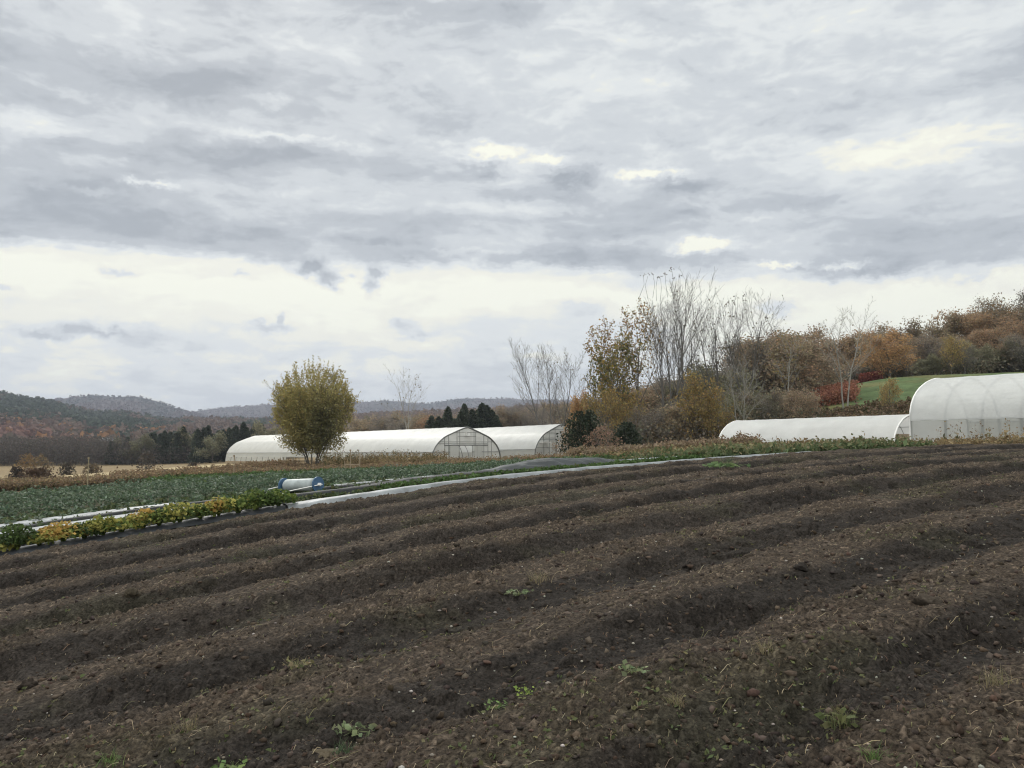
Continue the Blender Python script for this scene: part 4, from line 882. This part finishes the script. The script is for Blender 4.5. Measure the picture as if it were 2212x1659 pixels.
crop('young_kale_crop', rows_points(rg, [19.0, 20.2], -8, 12, .50, .06), 50, .06, .20, .36, KALE, 32)
crop('leaf_crop', np.concatenate([rows_points(rg, np.arange(21.5, 33, .8), 11.5, 21, .5, .2), rows_points(rg, np.arange(26, 38, .9), 3, 14, .5, .25)]), 70, .07, .27, .7, [(.075, .125, .045), (.06, .10, .04), (.09, .13, .05), (.05, .08, .035)], 33)
crop('low_weeds', np.stack([rg.uniform(-8, 24, 2200), rg.choice([15.5, 16.5, 17.8, 18.4, 19.8, 20.6], 2200) + rg.normal(0, .13, 2200)], 1), 12, .07, .13, .28, [(.08, .11, .05), (.10, .11, .05), (.06, .08, .04)], 34)
crop('strip_greens', np.stack([rg.uniform(5.6, 15, 420), 15.45 + rg.normal(0, .16, 420)], 1), 22, .05, .15, .28, [(.08, .13, .045), (.06, .10, .035)], 35)

# yellowing leafy plants on the near film: one thing each
def leafy_plant(u, v, w, h, cols, label, seed, group=None):
    rng = np.random.default_rng(seed); x, y = uv2xy(u, v); root = empty('leafy_plant', (x, y, Tz(x, y) + .06)); k = int(850 * w)
    th = rng.uniform(0, 6.28, k); r = w * .5 * rng.uniform(0, 1, k) ** .5; t = rng.uniform(.35, 1, k); P = np.stack([np.cos(th) * r, np.sin(th) * r, t * h * (1 - .45 * (r / (w * .5)) ** 2)], 1)
    cc = np.array(cols)
    clump = ((fbm(P[:, 0] * 3 + seed, P[:, 1] * 3, 2, seed) + rng.normal(0, .12, k)) * len(cols) * 1.3 - .15 * len(cols)).astype(int).clip(0, len(cols) - 1); c = cc[clump] * rng.uniform(.75, 1.25, (k, 1))
    V, F, c = quads(P, .052 * rng.uniform(.6, 1.3, k), c, rng, 1.3, .35); mesh('leaves', V, F, c, mat=M_leaf, parent=root)
    st = []; m = 26
    for i in range(m):
        a = rng.uniform(0, 6.28); q = rng.uniform(.2, .85); st.append(([np.array([0, 0, -.05]), np.array([cos(a) * w * .2 * q, sin(a) * w * .2 * q, h * .45]), np.array([cos(a) * w * .5 * q, sin(a) * w * .5 * q, h * (.9 - .3 * q)])], .007, .004, 4))
    V, F = tubes(st); mesh('stalks', V, F, np.tile([.14, .19, .06], (len(V), 1)), mat=M_leaf, parent=root); return tag(root, label, 'plant', group)
GR = (.075, .115, .035); LG = (.16, .20, .055); YL = (.33, .31, .09); OR_ = (.44, .29, .09); DG = (.05, .075, .03)
for i, (px, w, h, cs, lb) in enumerate([
        (8, .7, .3, [LG, YL, GR], 'pale low leafy plant cut by the left edge of the picture'), (48, .95, .5, [DG, GR, DG], 'dark green bushy plant first from the left'),
        (98, .75, .32, [LG, YL, GR], 'sparse pale plant between the dark one and the golden one'), (148, .85, .42, [OR_, YL, LG], 'golden-yellow plant left of the long green clump'),
        (192, .9, .42, [GR, DG, LG], 'green plant just right of the golden one'), (232, .9, .42, [GR, LG, YL], 'green plant with yellow flecks, fifth clump along the film'),
        (272, .8, .36, [LG, YL, GR], 'yellow-green low plant near the dry stalks'), (318, .8, .42, [OR_, YL, GR], 'orange-tinged plant in the middle of the leafy row'),
        (352, .9, .45, [GR, DG, LG], 'dark green plant right of the orange-tinged one'), (395, .9, .45, [GR, YL, LG], 'green and yellow plant before the second golden clump'),
        (440, .85, .42, [LG, GR, YL], 'light green plant left of the second golden clump'), (478, .8, .45, [OR_, YL, LG], 'second golden clump, farther along the row'),
        (520, .95, .5, [LG, GR, YL], 'yellow-green bushy plant left of the last dark clump'), (560, .95, .5, [GR, LG, DG], 'green plant second from the right end of the row'),
        (605, 1.0, .5, [DG, GR, LG], 'dark green plant ending the row by the roller')]):
    a = (px - 1106) / FOC; s = (14.8) / (UX - UY * a); x, y = a * s, s; u, v = xy2uv(x, y); leafy_plant(u, v, w * (.66 + .2 * (i % 3 == 0)), h * (.6 + .16 * (i % 2)), cs, lb, 50 + i)

def weeds(name, pts_xy, h, hj, cols, heads, seed, w=.012, k=3, head_n=5, head_s=.05, lean=.25, leafn=4):
    rng = np.random.default_rng(seed); n = len(pts_xy); x, y = pts_xy.T; P = np.stack([x, y, T(x, y) - .03], 1); P = np.repeat(P, k, 0); P[:, :2] += rng.normal(0, .07, (n * k, 2)); m = n * k
    hh = np.repeat(h * rng.uniform(1 - hj, 1 + hj, n), k) * rng.uniform(.7, 1.1, m); ci = ((fbm(P[:, 0] * .22 + seed, P[:, 1] * .22, 3, seed) + rng.normal(0, .10, m)) * len(cols) * 1.5 - .25 * len(cols)).astype(int).clip(0, len(cols) - 1); col = np.array(cols)[ci] * rng.uniform(.75, 1.25, (m, 1)); a = Acc()
    hh = hh * np.clip(.45 + 1.1 * fbm(P[:, 0] * .5 + seed, P[:, 1] * .5, 3, seed + 1), .3, 1.6)
    V, F, c, tips = blades(P, hh, w, lean * rng.uniform(.2, 1.4, m), col, rng, 2, .5); a.add(V, F, c)
    Q = np.repeat(tips, head_n, 0) + rng.normal(0, .05, (m * head_n, 3)) * [1, 1, 1.6]; a.add(*quads(Q, head_s * rng.uniform(.6, 1.4, len(Q)), pal(rng, len(Q), heads), rng, 1.6))
    t = rng.uniform(.08, .85, (m * leafn, 1)); Q = np.repeat(P, leafn, 0) * (1 - t) + np.repeat(tips, leafn, 0) * t + rng.normal(0, .05, (m * leafn, 3)); a.add(*quads(Q, head_s * 1.5 * rng.uniform(.6, 1.4, len(Q)), np.repeat(col, leafn, 0) * rng.uniform(.8, 1.2, (len(Q), 1)), rng, 2.4))
    o = a.build(name, M_stuff); return tag(o, kind='stuff')
def scatter(n, px0, px1, y0f, y1f, rng):
    px = rng.uniform(px0, px1, n); t = rng.uniform(0, 1, n); y = y0f(px) * (1 - t) + y1f(px) * t; return np.stack([(px - 1106) / FOC * y, y], 1)
ORB = [(.205, .14, .095), (.18, .135, .095), (.235, .165, .11), (.155, .125, .09)]; TAN = [(.24, .18, .10), (.30, .23, .13), (.19, .14, .08)]; GRB = [(.10, .10, .05), (.13, .11, .06), (.16, .12, .07)]
ip = lambda *p: (lambda q: np.interp(q, [a for a, _ in p], [b for _, b in p]))
rg = np.random.default_rng(5)
weeds('brown_weeds', scatter(9000, -150, 1000, ip((-150, 36), (400, 36), (700, 38), (1000, 40)), ip((-150, 47), (200, 49), (420, 60), (1000, 66)), rg), .28, .5, TAN[:1] + ORB + GRB[:2], ORB + TAN, 41, k=4, head_s=.055)
weeds('dry_reeds', scatter(900, 250, 640, ip((250, 46), (640, 54)), ip((250, 56), (640, 62)), rg), .40, .5, ORB, [(.25, .18, .115), (.22, .16, .10)], 42, k=3, head_s=.09)
weeds('tall_dry_grass', scatter(420, 700, 965, ip((700, 52), (965, 56)), ip((700, 60), (965, 66)), rg), .85, .4, TAN + GRB, GRB + TAN, 43, k=4, w=.02, lean=.4, head_s=.06)
weeds('mixed_weeds', scatter(2600, 930, 1270, ip((930, 46), (1270, 42)), ip((930, 72), (1270, 66)), rg), .34, .5, GRB + ORB[:2], ORB[:2] + TAN, 44, k=4)
weeds('goldenrod', scatter(5200, 1230, 1640, ip((1230, 38), (1640, 34)), ip((1230, 60), (1640, 56)), rg), .48, .4, GRB + ORB[1:2], [(.24, .18, .12), (.20, .15, .10), (.27, .21, .15)], 45, k=4, head_s=.08)
def edge_pts(n, u0, u1, v0, v1, rng): 
    u = rng.uniform(u0, u1, n); v = v0 + (v1 - v0) * rng.uniform(0, 1, n) ** 1.3; return np.stack(uv2xy(u, v), 1)
weeds('field_edge_weeds', edge_pts(2200, 16.5, 24, 17.5, 26, rg), .15, .6, GRB + TAN[:2] + ORB[1:2], TAN + GRB[1:], 46, k=4, head_s=.06)
weeds('field_edge_grass', edge_pts(650, 23, 42, 14.3, 19, rg), .15, .8, TAN + GRB[1:], TAN + GRB[2:], 47, k=4, head_s=.045, lean=.5)
weeds('green_edge_weeds', edge_pts(500, 14, 23, 15.0, 19.5, rg), .16, .6, [(.10, .135, .065), (.13, .14, .07)], [(.12, .14, .07), (.2, .18, .10)], 48, k=3, head_s=.07)
weeds('slope_scrub', scatter(1500, 1690, 2000, ip((1690, 72), (2000, 66)), ip((1690, 92), (2000, 84)), rg), .7, .6, GRB + ORB, ORB + GRB, 49, k=4, head_s=.16, w=.03)
# undergrowth under the woods
def under(name, n, px0, px1, y0f, y1f, h, cols, seed, ls=.3):
    rng = np.random.default_rng(seed); p = scatter(n, px0, px1, y0f, y1f, rng); z = T(p[:, 0], p[:, 1]); k = 30; P = np.repeat(np.stack([p[:, 0], p[:, 1], z], 1), k, 0); hh = h * rng.uniform(.5, 1.2, n)
    P += np.stack([rng.normal(0, .9, n * k), rng.normal(0, .7, n * k), np.repeat(hh, k) * rng.uniform(0, 1, n * k)], 1); a = Acc(); c = np.repeat(pal(rng, n, cols), k, 0) * rng.uniform(.75, 1.25, (n * k, 1))
    a.add(*quads(P, ls * rng.uniform(.6, 1.3, n * k), c, rng)); tag(a.build(name, M_stuff), kind='stuff')
rg2 = np.random.default_rng(15)
under('hillside_undergrowth', 1100, 1640, 2400, ip((1640, 118), (2400, 121)), ip((1640, 150), (2400, 152)), 2.4, [(.12, .115, .08), (.16, .14, .10), (.12, .12, .085), (.17, .14, .10)], 51)
under('thicket_undergrowth', 1500, 1275, 1745, ip((1275, 70), (1745, 74)), ip((1275, 108), (1745, 108)), 3.0, [(.14, .125, .10), (.16, .135, .10), (.115, .11, .08), (.17, .13, .085)], 52, .22)
# single tall stalks against the tall tunnel
weeds('tall_stalks', edge_pts(70, 25, 42, 14.5, 18, rg), .62, .5, TAN + GRB, TAN, 50, k=3, head_s=.045, lean=.6, w=.010)
# red shrubs on the slope
def red_patch(px0, px1, y0, y1, n, cols, seed, h=1.5):
    rng = np.random.default_rng(seed); p = scatter(n, px0, px1, ip((px0, y0), (px1, y0)), ip((px0, y1), (px1, y1)), rng); a = Acc(); z = T(p[:, 0], p[:, 1]); k = 26
    P = np.repeat(np.stack([p[:, 0], p[:, 1], z], 1), k, 0); P += np.stack([rng.normal(0, .35, n * k), rng.normal(0, .35, n * k), rng.uniform(0, h, n * k)], 1)
    a.add(*quads(P, .2 * rng.uniform(.6, 1.3, n * k), pal(rng, n * k, cols), rng)); return a
a = red_patch(1735, 1850, 94, 106, 330, [(.29, .125, .085), (.25, .115, .08), (.31, .155, .10)], 3); tag(a.build('red_shrubs', M_stuff), kind='stuff')
a = red_patch(1862, 1902, 117.5, 120, 90, [(.25, .08, .065), (.22, .08, .065)], 4, 1.3); tag(a.build('crimson_shrubs', M_stuff), kind='stuff')

# ------------------------------------------------------------------ roller, stakes, little bench, far houses
def disc(mb, c, ax, r, th, k=28):
    c = np.array(c, float); ax = unit(np.array(ax, float)); mb.tube([c - ax * th / 2, c + ax * th / 2], r, k)
def roller():
    x, y = at(653, 17.6); z = Tz(x, y); root = empty('mulch_roller', (x, y, z + .04)); tag(root, 'white drum roller with blue end discs and a thin white handle frame', 'roller')
    ax = unit(np.array([.86, -.50, .05])); c = np.array([0, 0, .20])
    mb = MB(); n = 24; prof = [(-.44, .02), (-.44, .118), (-.41, .135), (-.2, .137), (.0, .136), (.2, .137), (.36, .135), (.39, .12), (.39, .02)]
    e1 = unit(np.cross(ax, (0, 0, 1))); e2 = np.cross(ax, e1); V = [c + ax * t + (e1 * cos(j * 2 * pi / n) + e2 * sin(j * 2 * pi / n)) * r for t, r in prof for j in range(n)]
    F = [(i * n + j, i * n + (j + 1) % n, (i + 1) * n + (j + 1) % n, (i + 1) * n + j) for i in range(len(prof) - 1) for j in range(n)]; mb.add(V, F); mb.build('drum', M_drum, root, True)
    for t in (-.50, .50):
        d = MB(); disc(d, c + ax * t, ax, .17, .03); d.build('end_disc', M_blue, root)
        hb = MB(); disc(hb, c + ax * (t * 1.07), ax, .035, .07, 12); hb.build('hub', M_white, root)
    fr = MB(); L0 = c + ax * -.53; R0 = c + ax * .58
    fr.tube([L0, L0 + np.array([-.30, -.10, -.07]), L0 + np.array([-.33, -.11, -.16])], .011, 6)
    fr.tube([R0, R0 + np.array([-.62, -.35, -.13]), R0 + np.array([-.70, -.4, -.17])], .011, 6); fr.tube([c - ax * .6, c + ax * .62], .012, 6); fr.build('handle_frame', M_white, root)
roller()
def stake(px, py_base, h, label, y=None, cat='stake', mt=None):
    x, y = ground_hit(px, py_base) if y is None else at(px, y); z = Tz(x, y); root = MB(); w = .02
    root.tube([(0, 0, -.1), (.01, 0, h)], w, 5, w * .9); root.box(-.028, .028, -.022, .022, h - .06, h); o = root.build('stake', mt or M_wood); o.location = (x, y, z); return tag(o, label, cat, 'thin marker stakes in the crop beds')
stake(195, 0, 1.15, 'thin pale stake standing in the brown weeds at the left', 31)
stake(758, 0, 1.0, 'thin wooden stake below the round golden tree', 31)
stake(508, 0, .95, 'short pale stake in the kale left of the roller', 30)
def bench():
    x, y = at(762, 38); root = empty('low_bench', (x, y, Tz(x, y)), (0, 0, .2)); tag(root, 'small wooden frame of two posts and a board in the weeds', 'wooden frame')
    b = MB(); b.box(-.34, .34, -.06, .06, .42, .46); b.build('board', M_wood, root)
    b = MB(); b.box(-.36, -.32, -.03, .03, -.1, .62); b.build('post', M_wood, root)
    b = MB(); b.box(.33, .38, -.03, .03, -.1, 1.0); b.build('post', M_wood, root)
bench()
def house(px, y, z, w, d, h, label, rz, wall, roof):
    x, _ = at(px, y); root = empty('farmhouse', (x, y, z), (0, 0, rz)); tag(root, label, 'house')
    b = MB(); b.box(-w / 2, w / 2, -d / 2, d / 2, -2, h); b.add([(-w / 2, -d / 2, h), (-w / 2, d / 2, h), (-w / 2, 0, h + d * .32)], [(0, 1, 2)]); b.add([(w / 2, -d / 2, h), (w / 2, d / 2, h), (w / 2, 0, h + d * .32)], [(0, 1, 2)]); b.build('wall', wall, root)
    b = MB(); e = .5
    for s in (-1, 1): b.add([(-w / 2 - e, s * (d / 2 + e), h - .15), (w / 2 + e, s * (d / 2 + e), h - .15), (w / 2 + e, 0, h + d * .32 + .1), (-w / 2 - e, 0, h + d * .32 + .1)], [(0, 1, 2, 3)])
    b.build('roof', roof, root); 
    for i in (-.3, 0, .3):
        b = MB(); b.box(w * i - .6, w * i + .6, -d / 2 - .06, -d / 2 - .02, h * .4, h * .8); b.build('window', M_black, root)
M_roof = mat('grey_roof', (.2, .21, .22), .6, .3, var=.1); M_wallh = mat('house_wall', (.25, .25, .24), .8, .2, var=.1)
house(236, 420, zpx(961, 420), 6, 5, 2.0, 'tiny grey house left of the dark pines across the valley', .3, M_wallh, M_roof)
house(70, 900, zpx(926, 900), 9, 7, 3, 'tiny pale house among trees on the left hillside', -.2, M_wallh, M_roof)

# ------------------------------------------------------------------ things lying on the tilled soil
def on_soil(u, v): x, y = uv2xy(u, v); return np.stack([x, y, T(x, y) + soil(u, v, False)], 1)
def soil_uv(n, rng, far=1.0):
    """denser near the camera"""
    s = 2.4 + 15 * rng.uniform(0, 1, n * 3) ** (1.6 * far); a = rng.uniform(-.72, .78, n * 3); u, v = xy2uv(a * s, s); k = (v < 13.8) & (v > .3); return u[k][:n], v[k][:n]
def clods():
    rng = np.random.default_rng(3); n = 30000; u, v = soil_uv(n, rng); n = len(u); P = on_soil(u, v); g = (1 + 5 ** .5) / 2
    I = np.array([(-1, g, 0), (1, g, 0), (-1, -g, 0), (1, -g, 0), (0, -1, g), (0, 1, g), (0, -1, -g), (0, 1, -g), (g, 0, -1), (g, 0, 1), (-g, 0, -1), (-g, 0, 1)], float); I /= np.linalg.norm(I[0])
    IF = np.array([(0, 11, 5), (0, 5, 1), (0, 1, 7), (0, 7, 10), (0, 10, 11), (1, 5, 9), (5, 11, 4), (11, 10, 2), (10, 7, 6), (7, 1, 8), (3, 9, 4), (3, 4, 2), (3, 2, 6), (3, 6, 8), (3, 8, 9), (4, 9, 5), (2, 4, 11), (6, 2, 10), (8, 6, 7), (9, 8, 1)])
    s = .004 + .020 * rng.uniform(0, 1, n) ** 6; V = I[None] * (1 + .42 * rng.normal(size=(n, 12, 1))).clip(.35, 1.9) * s[:, None, None] * rng.uniform(.7, 1.3, (n, 1, 3)) * [1, 1, .75] + P[:, None] + [0, 0, .001]
    c = pal(rng, n, [(.05, .038, .030), (.068, .048, .036), (.04, .032, .028), (.085, .066, .052)], .35); F = (IF[None] + np.arange(n)[:, None, None] * 12).reshape(-1, 3)
    o = mesh('soil_clods', V.reshape(-1, 3), F, np.repeat(c, 12, 0), False, M_clod); tag(o, kind='stuff')
    # pale pebbles
    m = 700; u, v = soil_uv(m, rng, .8); m = len(u); P = on_soil(u, v); s = .005 + .010 * rng.uniform(0, 1, m) ** 2; V = I[None] * s[:, None, None] * rng.uniform(.7, 1.3, (m, 1, 3)) * [1, 1, .6] + P[:, None] + [0, 0, .002]
    F = (IF[None] + np.arange(m)[:, None, None] * 12).reshape(-1, 3); o = mesh('pebbles', V.reshape(-1, 3), F, np.repeat(pal(rng, m, [(.36, .34, .30), (.28, .26, .23), (.22, .19, .16)]), 12, 0), True, M_clod); tag(o, kind='stuff')
clods()
def straw():
    rng = np.random.default_rng(9); n = 10000; u, v = soil_uv(n, rng); n = len(u); ph = row_phase(u, v); f = np.abs(ph - np.floor(ph + .5)) * 2; keep = rng.uniform(0, 1, n) < (.3 + .7 * (1 - ss(.3, .9, f))); u = u[keep]; v = v[keep]; n = len(u)
    P = on_soil(u, v) + [0, 0, .008]; th = rng.uniform(0, 6.28, n); L = (.012 + .10 * rng.uniform(0, 1, n) ** 3.5); w = rng.uniform(.0007, .0018, n); bend = rng.normal(0, .35, n); tilt = np.abs(rng.normal(0, .22, n)); V = []
    for i in range(4):
        t = i / 3 - .5; a = th + bend * t; d = np.stack([np.cos(a), np.sin(a), tilt], 1); c = P + d * (L * t)[:, None] + np.stack([0 * L, 0 * L, .5 * L * tilt + .008 * np.sin(t * 5 + th)], 1)
        s = np.stack([-np.sin(a), np.cos(a), .4 + 0 * a], 1) * w[:, None]; V += [c - s, c + s]
    V = np.stack(V, 1).reshape(-1, 3); base = np.arange(n)[:, None] * 8; F = np.concatenate([base + np.array([[2 * i, 2 * i + 1, 2 * i + 3, 2 * i + 2]]) for i in range(3)])
    c = np.repeat(pal(rng, n, [(.30, .24, .16), (.22, .17, .11), (.38, .32, .22), (.16, .15, .08), (.20, .13, .09)]), 8, 0); o = mesh('straw_litter', V, F, c, mat=M_stuff); tag(o, kind='stuff')
straw()
def tiny_greens():
    rng = np.random.default_rng(19); n = 5200; u, v = soil_uv(n, rng, .8); m = fbm(u * .9 + 4, v * 1.3, 4, 67, .6) + .16 * rng.uniform(0, 1, len(u)) > .64; u = u[m]; v = v[m]; P = on_soil(u, v) + [0, 0, .006]; k = 3
    P = np.repeat(P, k, 0) + rng.normal(0, .012, (len(u) * k, 3)) * [1, 1, .4]; a = Acc(); a.add(*quads(P, rng.uniform(.008, .022, len(P)), pal(rng, len(P), [(.09, .11, .05), (.12, .125, .06), (.15, .14, .075)]), rng, 1.8, .3)); tag(a.build('weed_seedlings', M_stuff), kind='stuff')
tiny_greens()
def tuft(px, py, r, kind, label, seed, cols):
    rng = np.random.default_rng(seed); x, y = ground_hit(px, py); u, v = xy2uv(x, y); z = float(on_soil(np.array([u]), np.array([v]))[0, 2]) if v < 14 else Tz(x, y); root = empty('weed_tuft', (x, y, z)); a = Acc()
    if kind in ('grass', 'both'):
        n = 60; P = np.stack([rng.normal(0, r * .25, n), rng.normal(0, r * .25, n), np.full(n, -.01)], 1); V, F, c, _ = blades(P, rng.uniform(.6, 1.2, n) * r * .9, .004, rng.uniform(.2, 1.3, n), pal(rng, n, cols), rng, 4, .1); a.add(V, F, c)
    if kind in ('leaf', 'both'):
        n = 26; th = rng.uniform(0, 6.28, n); q = r * rng.uniform(.1, 1, n) ** .7; P = np.stack([np.cos(th) * q, np.sin(th) * q, .012 + rng.uniform(0, .035, n)], 1); a.add(*quads(P, r * rng.uniform(.16, .34, n), pal(rng, n, cols), rng, 1.5, .6))
        P = np.zeros((n, 3)); V, F, c, _ = blades(P, r * .5, .004, 1.5, pal(rng, n, [(.17, .2, .09)]), rng, 3, .5); a.add(V, F, c)
    a.build('leaves', M_leaf, root); return tag(root, label, 'weed')
GW = [(.13, .20, .07), (.10, .16, .06), (.18, .24, .09)]; PW = [(.17, .21, .12), (.13, .17, .09), (.22, .25, .14)]; DW = [(.22, .18, .11), (.17, .16, .08), (.28, .23, .15)]
for i, (px, py, r, kd, lb, cs) in enumerate([
        (765, 1580, .11, 'leaf', 'pale-leaved weed sprawling near the bottom centre-left of the soil', PW), (505, 1628, .11, 'leaf', 'bright green broad-leaved weed low on the left of the soil', GW),
        (238, 1655, .09, 'grass', 'green grass tuft cut by the bottom edge at the left', GW), (1893, 1645, .085, 'grass', 'bright green grass tuft at the bottom right of the soil', GW),
        (740, 1636, .10, 'grass', 'dark green grass tuft beside the flat clod at the bottom', [(.08, .12, .06), (.06, .09, .05)]), (1133, 1490, .06, 'leaf', 'tiny lime-green seedling on a crest in the lower middle', [(.25, .33, .08), (.2, .28, .07)]),
        (1070, 1512, .07, 'leaf', 'small green weed left of the lime seedling', GW), (400, 1580, .12, 'grass', 'dry yellowish grass clump in the lower left soil', DW),
        (1165, 1255, .16, 'grass', 'pale grass clump on a mid-field crest', DW), (1572, 1022, .42, 'both', 'leafy green weed on the far soil near the silver strips', [(.10, .16, .07), (.13, .19, .08)]),
        (1810, 1555, .12, 'both', 'dull green weed right of centre low in the soil', [(.11, .13, .06), (.15, .15, .07)]), (1655, 1420, .11, 'grass', 'wispy pale grass clump in the right middle furrow', DW),
        (640, 1450, .10, 'both', 'faded weed clump left of centre in the soil', DW), (1365, 1480, .10, 'leaf', 'thin pale plant remains on the slope of a bed', PW), (2150, 1490, .12, 'grass', 'dry grass clump near the right edge of the soil', DW),
        (1460, 1540, .08, 'grass', 'wispy straw-coloured tuft in the lower middle right', DW), (1120, 1280, .12, 'leaf', 'grey-green weed behind a clod in mid-field', PW)]):
    tuft(px, py, r, kd, lb, 200 + i, cs)
# individual larger clods and the flat pale slab
def big_clod(px, py, s, label, seed, col, flat=.6):
    rng = np.random.default_rng(seed); x, y = ground_hit(px, py); u, v = xy2uv(x, y); z = float(on_soil(np.array([u]), np.array([v]))[0, 2]); n, m = 30, 18; V = []; F = []
    for i in range(m + 1):
        for j in range(n):
            t = pi * i / m; p = 2 * pi * j / n; d = np.array([sin(t) * cos(p), sin(t) * sin(p), cos(t)]); r = s * (1 + 1.5 * (float(fbm(np.array(d[0] * 2.6 + seed), np.array(d[1] * 2.6 + d[2] * 2.1), 5, seed, .65)) - .5)); V.append(d * r * [1, .8, flat])
    F = [(i * n + j, (i + 1) * n + j, (i + 1) * n + (j + 1) % n, i * n + (j + 1) % n) for i in range(m) for j in range(n)]
    o = mesh('soil_clod', V, F, np.tile(np.array(col) * .62, (len(V), 1)), True, M_clod); o.location = (x, y, z + s * .1); o.rotation_euler = (0, 0, seed); return tag(o, label, 'clod')
big_clod(30, 1335, .07, 'dark rounded clod at the left edge of the soil', 1, (.05, .042, .036)) if False else None
big_clod(705, 1632, .085, 'flat pale brown clod at the bottom of the picture', 2, (.13, .105, .072), .3)
big_clod(285, 1300, .075, 'large brown clod on the crest at left', 3, (.085, .07, .05), .7)
big_clod(1730, 1232, .06, 'dark clod in a furrow at right of centre', 5, (.055, .047, .042), .6)
big_clod(2005, 1310, .075, 'broken pale clod beside a deep furrow at right', 6, (.10, .082, .066), .55)
big_clod(60, 1500, .05, 'dark clod in the lower left soil', 7, (.06, .048, .04), .7)

# ------------------------------------------------------------------ air between here and the far hills
def haze():
    mb = MB(); mb.box(-6500, 6500, -400, 7500, -9, 420); m = bpy.data.materials.new('valley_air'); m.use_nodes = True; N = m.node_tree.nodes; N.clear()
    out = N.new('ShaderNodeOutputMaterial'); v = N.new('ShaderNodeVolumePrincipled'); v.inputs['Color'].default_value = (.73, .80, .97, 1); v.inputs['Density'].default_value = HAZE; v.inputs['Anisotropy'].default_value = .2
    m.node_tree.links.new(v.outputs[0], out.inputs['Volume']); o = mb.build('haze', m); tag(o, kind='stuff')
HAZE = 0.00013
haze()
